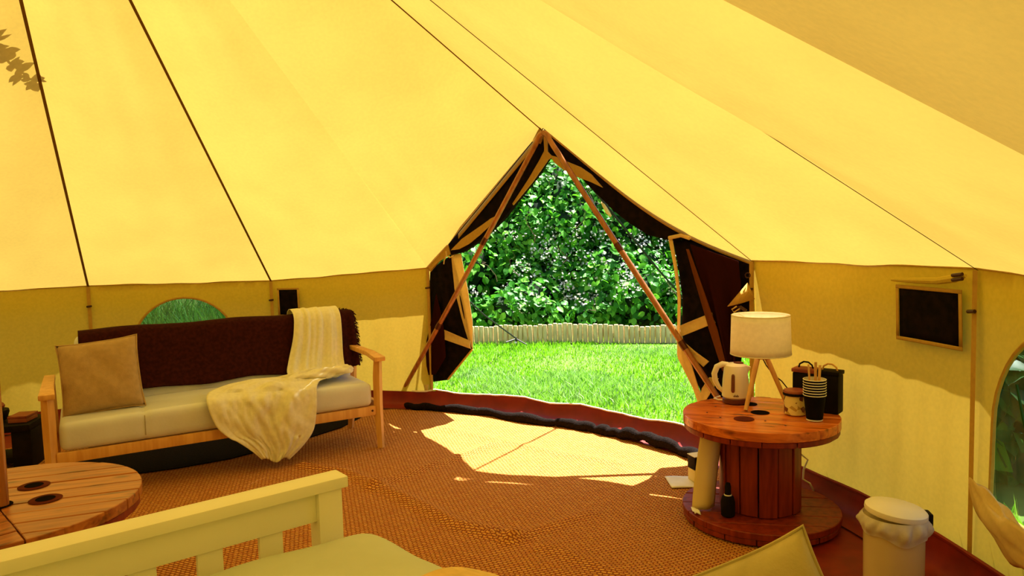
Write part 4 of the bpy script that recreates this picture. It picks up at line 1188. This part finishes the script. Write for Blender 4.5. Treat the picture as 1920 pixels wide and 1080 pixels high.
# black caddy with two flap lids
cad = thing('black_caddy', 'black two-lidded caddy with handles behind the paper cups', 'caddy', (1.200, 2.815, kz), math.atan2(-0.10, 0.115))
MB().box(-0.088, 0.088, -0.033, 0.033, 0, 0.150).build('caddy_body', 'black', cad, bevel=0.006)
for x0, x1, nm in ((-0.091, 0.0, 0), (0.002, 0.091, 1)):
    MB().box(x0, x1, -0.036, 0.036, 0.151, 0.166).build('caddy_lid', 'redbrown' if nm == 0 else 'black', cad, bevel=0.003)
    c = (x0 + x1) / 2
    MB().tube([(c - 0.028, 0, 0.165), (c - 0.024, 0, 0.18), (c - 0.008, 0, 0.190), (c + 0.010, 0, 0.189), (c + 0.024, 0, 0.178), (c + 0.028, 0, 0.165)], 0.0035, 8).build('lid_handle', 'black' if nm == 0 else 'beech', cad)

# leaning cream card and bottle beside the drum core
cd = thing('folded_card', 'tall folded cream card sheet leaning under the drum top', 'card', (0.735, 2.775, 0.058), 12 * D2R)
def cdfn(u, v):
    return Vector((lerp(-0.050, 0.045, u) + 0.045 * v ** 1.3, -0.035 * math.sin(math.pi * u) * 0.7 + 0.01 * v, 0.002 + 0.298 * v))
MB().grid(cdfn, 12, 12).build('front_fold', 'cardboard', cd, solid=0.003, angle=180)
def cdfn2(u, v):
    return Vector((lerp(0.030, 0.060, u) + 0.035 * v ** 1.2, -0.02 + 0.03 * u + 0.015, 0.002 + 0.298 * v))
MB().grid(cdfn2, 6, 12).build('back_fold', 'cardboard', cd, solid=0.003, angle=180)
pp = MB().grid(lambda u, v: Vector((lerp(-0.012, 0.012, u), lerp(-0.03, 0.03, v), 0.002 + 0.004 * math.sin(5 * u + 7 * v))), 6, 8)
o = pp.build('paper_scrap', 'paper', None, solid=0.002); o.location = (0.694, 2.735, 0.060)
tag(o, 'scrap of white paper on the drum base under the cream card', 'paper')
bt = thing('bottle', 'small dark bottle standing in the shade by the drum core', 'bottle', (0.805, 2.690, 0.058))
MB().lathe([(0.022, 0.0), (0.026, 0.004), (0.027, 0.055), (0.022, 0.075), (0.012, 0.082)], 24).build('bottle_body', 'black', bt)
MB().lathe([(0.0145, 0.080), (0.0145, 0.083), (0.014, 0.084)], 20).build('neck_ring', 'paper', bt)
MB().lathe([(0.012, 0.083), (0.012, 0.115), (0.008, 0.128), (0.001, 0.130)], 20).build('bottle_cap', 'black', bt)
bx = thing('small_box', 'small box with a black top on the matting behind the cream card', 'box', (0.832, 3.235, 0.010), 0.3)
MB().box(-0.035, 0.035, -0.03, 0.03, 0.0, 0.055).build('box_base', 'cardboard', bx, bevel=0.002)
MB().box(-0.036, 0.036, -0.031, 0.031, 0.056, 0.115).build('box_top', 'black', bx, bevel=0.003)
MB().box(-0.037, 0.037, -0.032, 0.032, 0.116, 0.119).build('box_rim', 'paper', bx)
o = MB().grid(lambda u, v: Vector((lerp(-0.13, 0.07, u), lerp(-0.08, 0.07, v), 0.006 + 0.003 * math.sin(9 * u) * math.sin(7 * v))), 10, 8).build('floor_cloth', 'paper', None, solid=0.003)
o.location = (0.822, 3.23, 0.0); tag(o, 'pale folded cloth on the matting beneath the small black topped box', 'cloth')
cbl = MB().tube([(1.20, 3.00, 0.20), (1.235, 2.99, 0.17), (1.215, 2.985, 0.13), (1.21, 2.98, 0.09), (1.235, 2.97, 0.075), (1.27, 3.0, 0.02), (1.30, 3.05, 0.01)], 0.004, 6)
o = cbl.build('mains_cable', 'paper'); tag(o, 'white mains cable looping down behind the drum core', 'cable')

# low black stand at the far left with two things on it
st_ = thing('low_stand', 'low black wooden stand at the left edge behind the plank table', 'stand', (-2.72, 3.78, 0), 0.25)
MB().box(-0.20, 0.16, -0.13, 0.13, 0.20, 0.235).build('stand_top', 'black', st_, bevel=0.003)
for x0, x1 in ((-0.20, -0.13), (0.07, 0.16)):
    MB().box(x0, x1, -0.12, 0.12, 0.0, 0.20).build('stand_side', 'black', st_, bevel=0.003)
MB().box(-0.13, 0.07, -0.10, 0.10, 0.03, 0.06).build('stand_shelf', 'black', st_, bevel=0.003)
bk = thing('shallow_box', 'flat red brown box on the right of the low black stand', 'box', (-2.628, 3.79, 0.237), 0.15)
MB().box(-0.045, 0.045, -0.06, 0.06, 0, 0.022).build('box_base', 'book', bk, bevel=0.002)
MB().box(-0.047, 0.047, -0.062, 0.062, 0.0225, 0.034).build('box_lid', 'redbrown', bk, bevel=0.002)
pot = thing('pot_of_cones', 'dark pot of dried cones at the extreme left edge', 'pot', (-2.775, 3.76, 0.237))
MB().lathe([(0.05, 0.0), (0.07, 0.01), (0.082, 0.05), (0.08, 0.062)], 24).build('pot_body', 'black', pot)
for k in range(7):
    a = k * 0.9; r = 0.045 if k else 0.0
    MB().lathe([(0.004, 0.0), (0.018, 0.008), (0.021, 0.018), (0.014, 0.03), (0.003, 0.04)], 9, (r * math.cos(a), r * math.sin(a))).build('dried_cone', 'redbrown', pot).location = (0, 0, 0.055 + 0.008 * (k % 3))

# ------------------------------------------------------------------ outdoors: ground, grass, edging, hedge
gr = MB()
def gfn(u, v):
    x, y = lerp(-16, 16, u), lerp(-10, 20, v)
    h = -0.03 + 0.015 * math.sin(x * 1.3) * math.sin(y * 1.1)
    # a bank rises behind the hedge and to the left
    bank = max(0.0, y - 8.75 + 0.17 * (x - 0.6)) * 1.05
    return Vector((x, y, h + min(3.2, bank)))
gr.grid(gfn, 96, 120)
o = gr.build('ground', 'soil', None, angle=180); tag(o, 'green lawn ground around the tent', 'ground', kind='structure')

def blades(name, n, area, hmin, hmax, mat, label, bend=0.5, wid=0.004, tuft=None):
    pts = []
    (x0, x1), (y0, y1) = area
    X = rng.uniform(x0, x1, n); Y = rng.uniform(y0, y1, n)
    if tuft is not None:
        tx, ty, ts_ = tuft
        idx = rng.integers(0, len(tx), n)
        X = np.array(tx)[idx] + rng.normal(0, 1, n) * np.array(ts_)[idx]; Y = np.array(ty)[idx] + rng.normal(0, 1, n) * np.array(ts_)[idx]
    rr = np.hypot(X - CX, Y - CY)
    keep = rr > 3.06
    X, Y = X[keep], Y[keep]; n = len(X)
    H = rng.uniform(hmin, hmax, n) * (0.7 + 0.3 * np.sin(X * 2.1 + 1) * np.sin(Y * 2.7))
    A = rng.uniform(0, 2 * np.pi, n); W = wid * rng.uniform(0.7, 1.4, n)
    B = rng.uniform(0.1, bend, n) * H; BA = rng.uniform(0, 2 * np.pi, n)
    z0 = -0.03
    cx_, sx_ = np.cos(A) * W, np.sin(A) * W
    bx_, by_ = np.cos(BA) * B, np.sin(BA) * B
    V = np.empty((n, 5, 3))
    V[:, 0] = np.stack([X - cx_, Y - sx_, np.full(n, z0)], 1)
    V[:, 1] = np.stack([X + cx_, Y + sx_, np.full(n, z0)], 1)
    V[:, 2] = np.stack([X + bx_ * 0.3 + cx_ * 0.8, Y + by_ * 0.3 + sx_ * 0.8, z0 + H * 0.6], 1)
    V[:, 3] = np.stack([X + bx_ * 0.3 - cx_ * 0.8, Y + by_ * 0.3 - sx_ * 0.8, z0 + H * 0.6], 1)
    V[:, 4] = np.stack([X + bx_, Y + by_, z0 + H], 1)
    mesh_np(name, V, [(0, 1, 2, 3), (3, 2, 4)], mat, label)

def mesh_np(name, V, faces, mat, label=None, parent=None, cat='grass'):
    n, k, _ = V.shape
    me = bpy.data.meshes.new(name)
    ls = [len(f) for f in faces]
    me.vertices.add(n * k); me.vertices.foreach_set('co', V.reshape(-1))
    flat = np.concatenate([np.array(f) for f in faces])
    loops = (np.arange(n)[:, None] * k + flat[None, :]).reshape(-1)
    me.loops.add(len(loops)); me.loops.foreach_set('vertex_index', loops.astype(np.int32))
    tot = np.tile(np.array(ls), n); start = np.concatenate([[0], np.cumsum(tot)[:-1]])
    me.polygons.add(len(tot)); me.polygons.foreach_set('loop_start', start.astype(np.int32)); me.polygons.foreach_set('loop_total', tot.astype(np.int32))
    me.update(calc_edges=True); me.validate()
    ob = bpy.data.objects.new(name, me); COL.objects.link(ob); me.materials.append(M[mat])
    ob['kind'] = 'stuff'
    if parent is not None: ob.parent = parent
    if label: tag(ob, label, cat)
    return ob
blades('lawn_grass', 75000, ((-2.6, 4.2), (3.4, 8.3)), 0.03, 0.07, 'grass', 'short bright green grass of the lawn outside the door', 0.8)
tx, ty, ts_ = [], [], []
for (x, y, s) in ((-0.30, 6.05, 0.16), (0.45, 5.85, 0.13), (0.62, 5.55, 0.2), (-0.1, 5.6, 0.2), (1.25, 6.9, 0.2), (0.75, 5.05, 0.25), (0.3, 5.1, 0.2), (1.1, 5.2, 0.2), (1.65, 6.6, 0.1), (0.0, 5.3, 0.15)):
    tx.append(x); ty.append(y); ts_.append(s)
blades('clover_tufts', 5200, ((0, 1), (0, 1)), 0.05, 0.10, 'grasspale', 'pale silvery tufts of longer grass in the lawn', 0.9, 0.005, (tx, ty, ts_))
# longer grass against the tent wall: right side and left side
ax = [polar(a, 3.15, 0) for a in np.linspace(-12, 24, 46)]
blades('long_grass_right', 1500, ((0, 1), (0, 1)), 0.10, 0.36, 'grass', 'long grass growing against the right tent wall', 0.8, 0.006, ([p.x for p in ax], [p.y for p in ax], [0.05] * len(ax)))
blades('long_grass_left', 14000, ((-6.5, -1.2), (6.0, 9.5)), 0.3, 0.75, 'meadow', 'tall meadow grass seen through the arched left window', 0.6, 0.007)

# log roll edging
fence = thing('log_edging', 'low edging of upright half logs between lawn and hedge', 'log edging')
lm = None
x = -1.6; k = 0
p0, p1 = Vector((-0.43, 7.90)), Vector((1.67, 7.53))
dirv = (p1 - p0).normalized()
n_logs = 88
for k in range(n_logs):
    s = -1.5 + 0.0545 * k
    q = p0 + dirv * s
    if lm is None:
        lm = MB().lathe([(0.0255, -0.05), (0.0255, 0.148), (0.022, 0.156), (0.0005, 0.157)], 12).build('log', 'log', fence, angle=50)
        lg = lm
    else:
        lg = lm.copy(); COL.objects.link(lg); lg.parent = fence
    hz = 0.006 * math.sin(k * 0.6) + random.uniform(-0.008, 0.008) + 0.012 * math.sin(k * 0.17)
    lg.location = (q.x, q.y + 0.012 * math.sin(k * 0.3), hz + 0.02)
    lg.rotation_euler = (random.uniform(-.02, .02), random.uniform(-.03, .03), random.uniform(0, 6))

# hedge bushes
def leaf_template():
    # ovate, folded along the midrib, with a toothed outline
    return np.array([(0, 0, 0), (0.26, 0.22, 0.05), (0.34, 0.50, 0.07), (0.20, 0.78, 0.04), (0, 1.0, -0.08), (-0.20, 0.78, 0.04), (-0.34, 0.50, 0.07), (-0.26, 0.22, 0.05), (0, 0.5, 0.0)])
LEAF_F = [(0, 1, 8), (1, 2, 8), (2, 3, 8), (3, 4, 8), (4, 5, 8), (5, 6, 8), (6, 7, 8), (7, 0, 8)]
def rot_from_dirs(nrm, upv):
    nrm = nrm / np.linalg.norm(nrm, axis=1, keepdims=True)
    x = np.cross(upv, nrm); x /= (np.linalg.norm(x, axis=1, keepdims=True) + 1e-9)
    y = np.cross(nrm, x)
    return np.stack([x, y, nrm], 2)      # columns
def leaf_field(c, n, ext, blobs, size):
    """leaf positions and frames on the lit side of a lumpy bush"""
    bi = rng.integers(0, len(blobs), n)
    B = np.array(blobs)[bi]
    d = rng.normal(0, 1, (n, 3)); d[:, 1] -= 0.55; d[:, 2] += 0.25
    d /= np.linalg.norm(d, axis=1, keepdims=True)
    rad = B[:, 3:4] * rng.uniform(0.80, 1.06, (n, 1))
    P = B[:, :3] + d * rad
    nrm = d * 0.55 + np.array([[0.15, -0.35, 0.75]]) * 0.75 + rng.normal(0, 0.45, (n, 3))
    upv = np.tile(np.array([[0, 0, -1.0]]), (n, 1)) + rng.normal(0, 0.7, (n, 3))
    Rm = rot_from_dirs(nrm, upv)
    S = size * rng.uniform(0.6, 1.35, n)
    return P, Rm, S
leaf_meshes = []
T = leaf_template()
for k in range(3):
    me = bpy.data.meshes.new('leaf')
    tt_ = T.copy(); tt_[:, 2] += 0.05 * np.sin(tt_[:, 1] * 5 + k) ; tt_[:, 0] *= (0.9, 1.0, 1.15)[k]
    me.from_pydata([tuple(v) for v in tt_], [], LEAF_F); me.update()
    for p in me.polygons: p.use_smooth = True
    me.materials.append(bpy.data.materials['bramble leaf']); leaf_meshes.append(me)
def leaf_solo_mat(i, c, t):
    m = leaf_mat('bramble leaf tone %d' % i, [c, c], t)
    return m
for i, (c, t) in enumerate((((0.055, 0.27, 0.015), (0.12, 0.42, 0.02)), ((0.13, 0.42, 0.03), (0.15, 0.46, 0.02)), ((0.03, 0.18, 0.012), (0.08, 0.28, 0.015)))):
    leaf_meshes[i].materials.clear(); leaf_meshes[i].materials.append(leaf_solo_mat(i, c, t))

def bush(name, label, c, rx, rz_, n, size, mat='leaf', flowers=0, singles=0, depth=0.6, cat='bush', group=None, flw_zone=None, lean=2.0):
    root = thing(name, label, cat, (c[0], c[1], -0.03), 0, group)
    blobs = []
    for k in range(int(14 * max(1, rz_))):
        z = random.uniform(0.12, rz_)
        blobs.append((random.uniform(-rx, rx), random.uniform(-0.10, depth * 0.6) + lean * z / rz_, z, random.uniform(0.22, 0.42)))
    P, Rm, S = leaf_field(c, n, None, blobs, size)
    ok = P[:, 2] > 0.02
    P, Rm, S = P[ok], Rm[ok], S[ok]
    V = np.einsum('nij,kj->nki', Rm, T) * S[:, None, None] + P[:, None, :]
    # the biggest leaves facing the lawn are objects of their own
    facing = -P[:, 1] + 0.3 * Rm[:, 2, 2] + S * 2 - 0.4 * np.abs(P[:, 0])
    ordr = np.argsort(-facing)
    solo = ordr[:singles]; rest = ordr[singles:]
    for j in solo:
        me = leaf_meshes[int(j) % 3]
        lo_ = bpy.data.objects.new('leaf', me); COL.objects.link(lo_); lo_.parent = root
        m4 = Matrix(Rm[j].tolist()).to_4x4() @ Matrix.Scale(float(S[j]), 4)
        m4.translation = Vector(P[j].tolist()); lo_.matrix_local = m4
    mesh_np('foliage', V[rest], LEAF_F, mat, None, root)
    # solid dark blobs fill the bush, its inner shade put into their colour
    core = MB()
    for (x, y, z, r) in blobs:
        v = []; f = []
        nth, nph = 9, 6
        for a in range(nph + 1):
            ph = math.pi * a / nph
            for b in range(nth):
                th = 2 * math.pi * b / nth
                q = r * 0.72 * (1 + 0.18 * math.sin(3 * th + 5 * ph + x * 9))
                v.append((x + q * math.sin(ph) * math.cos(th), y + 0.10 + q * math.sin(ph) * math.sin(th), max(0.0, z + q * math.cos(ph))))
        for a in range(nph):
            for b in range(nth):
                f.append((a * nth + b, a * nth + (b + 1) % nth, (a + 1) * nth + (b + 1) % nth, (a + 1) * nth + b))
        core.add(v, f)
    tag(core.build('inner_shade_core', 'core', root), kind='stuff')
    tw = MB()
    for k in range(10):
        p = Vector((random.uniform(-rx, rx), random.uniform(-0.25, 0.1), random.uniform(0.3, rz_)))
        pts = [p]
        for q in range(5):
            p = p + Vector((random.uniform(-0.12, 0.12), random.uniform(-0.06, 0.02), random.uniform(-0.02, 0.14)))
            pts.append(p)
        tw.tube(pts, [0.005, 0.004, 0.004, 0.003, 0.002, 0.001], 5)
    tag(tw.build('stems', 'twig', root), kind='stuff')
    if flowers:
        bi = rng.integers(0, len(blobs), flowers)
        zc = np.array(blobs)[bi]
        d = rng.normal(0, 1, (flowers, 3)); d[:, 1] -= 1.2; d[:, 2] += 0.4
        d /= np.linalg.norm(d, axis=1, keepdims=True)
        C = zc[:, :3] + d * zc[:, 3:4] * 1.08
        if flw_zone is not None: C = C[(C[:, 2] > flw_zone[0]) & (C[:, 2] < flw_zone[1])]
        m_ = 20
        nfl = len(C) * m_
        CC = np.repeat(C, m_, 0) + rng.normal(0, 0.055, (nfl, 3))
        nrm = np.tile(np.array([[0.1, -0.6, 0.7]]), (nfl, 1)) + rng.normal(0, 0.5, (nfl, 3))
        Rf = rot_from_dirs(nrm, rng.normal(0, 1, (nfl, 3)))
        ang = np.linspace(0, 2 * np.pi, 11)[:-1]
        rad = np.where(np.arange(10) % 2 == 0, 1.0, 0.45)
        tp = np.stack([np.cos(ang) * rad, np.sin(ang) * rad, 0.15 * rad], 1)
        tp = np.vstack([tp, [[0, 0, 0]]])
        Vf = np.einsum('nij,kj->nki', Rf, tp) * (0.017 * rng.uniform(0.6, 1.3, nfl))[:, None, None] + CC[:, None, :]
        mesh_np('blossom', Vf, [(i, (i + 1) % 10, 10) for i in range(10)], 'petal', None, root)
    return root
G = 'bramble hedge behind the log edging'
bush('bramble_bush', 'bramble bush nearest the left door flap behind the log edging', (-1.35, 8.45), 0.55, 2.3, 5200, 0.085, flowers=40, singles=70, group=G, flw_zone=(0.4, 1.5))
bush('bramble_bush', 'flowering bramble bush left of the doorway middle behind the log edging', (-0.35, 8.35), 0.55, 2.4, 6500, 0.090, flowers=90, singles=130, group=G, flw_zone=(0.5, 1.3))
bush('bramble_bush', 'bramble bush with the densest white blossom in the middle of the hedge', (0.62, 8.30), 0.55, 2.5, 6500, 0.090, flowers=150, singles=140, group=G, flw_zone=(0.35, 1.25))
bush('bramble_bush', 'pale leaved bramble bush seen between the right pole and the right flap', (1.58, 8.20), 0.55, 2.2, 6000, 0.090, flowers=120, singles=130, group=G, flw_zone=(0.3, 1.35))
bush('bramble_bush', 'bramble bush mostly hidden behind the right door flap', (2.55, 8.05), 0.55, 2.3, 4500, 0.085, flowers=60, singles=40, group=G)
for k, (x, y) in enumerate(((-2.4, 8.6), (3.5, 7.9))):
    bush('bramble_bush', ('bramble bush at the left end of the hedge, hidden behind the tent wall', 'bramble bush at the right end of the hedge, hidden behind the tent wall')[k], (x, y), 0.55, 2.3, 2600, 0.09, flowers=20, group=G)
bush('window_shrub', 'leafy shrub seen through the arched right window', (2.62, 3.30), 0.45, 0.85, 3200, 0.15, 'leafdark', depth=1.0, cat='shrub', lean=0.5)
bush('window_shrub', 'dark shrub seen through the arched left window', (-4.4, 9.6), 1.5, 1.1, 3800, 0.12, 'leafdark', cat='shrub')

# guy ropes and pegs
def guy(name, a, b, lab, peg):
    root = thing(name, lab, 'guy rope', (b.x, b.y, -0.02))
    O_ = Vector((b.x, b.y, -0.02))
    MB().tube([a - O_, a.lerp(b, 0.5) - O_ + Vector((0, 0, -0.01)), b - O_ + Vector((0, 0, 0.05))], 0.008, 6).build('rope', 'rope', root)
    d = (a - b).normalized()
    MB().tube([b - O_ + d * 0.02, b - O_ + d * 0.045], 0.011, 8).build('rope_slider', 'paper', root)
    if peg:
        for sx in (-1, 1):
            MB().tube([Vector((0, 0, 0.085)), Vector((0.11 * sx, -0.06, 0.045 - 0.015 * sx))], 0.008, 6).build('peg_arm', 'peg', root)
        MB().tube([Vector((0, 0, -0.03)), Vector((0, 0, 0.10))], 0.010, 6).build('peg_stem', 'peg', root)
    return root
guy('guy_rope', Vector((-0.53, 5.02, 0.93)), Vector((0.03, 7.55, 0.02)), 'dark guy rope running from the left door corner to a peg in the lawn', True)
g2 = guy('guy_rope', Vector((0.25, 4.25, 1.72)), Vector((2.09, 7.2, 0.0)), 'dark guy rope running from the door top down past the right pole', True)
MB_ = MB().tube([Vector((0.62, 4.86, 1.36)), Vector((0.66, 4.92, 1.30)), Vector((0.69, 4.97, 1.27))], [0.010, 0.014, 0.009], 8)
o = MB_.build('rope_tensioner', 'strap', g2); o.location = -g2.location

# leafy twig resting above the roof at the left; its shade falls on the canvas
br = thing('roof_twig', 'leafy twig above the roof throwing a shadow on the canvas at upper left', 'twig', (-2.05, 3.40, 2.35))
tp0 = [Vector((-2.13, 3.10, 2.12)), Vector((-2.155, 3.18, 2.07)), Vector((-2.165, 3.26, 2.03)), Vector((-2.165, 3.33, 1.985)), Vector((-2.165, 3.40, 1.94))]
tp0 = [p + sun_dir * 0.16 - Vector((-2.05, 3.40, 2.35)) for p in tp0]
MB().tube(tp0, [0.006, 0.005, 0.004, 0.003, 0.002], 6).build('stem', 'twig', br)
for k in range(34):
    p = tp0[min(4, k % 5)].lerp(tp0[min(4, k % 5 + 1)] if k % 5 < 4 else tp0[4], random.random())
    lo_ = bpy.data.objects.new('leaf', leaf_meshes[k % 3]); COL.objects.link(lo_); lo_.parent = br
    lo_.location = p; lo_.rotation_euler = (random.uniform(-.5, .5), random.uniform(-.5, .5), random.uniform(0, 6.28)); s_ = random.uniform(0.035, 0.06); lo_.scale = (s_, s_, s_)
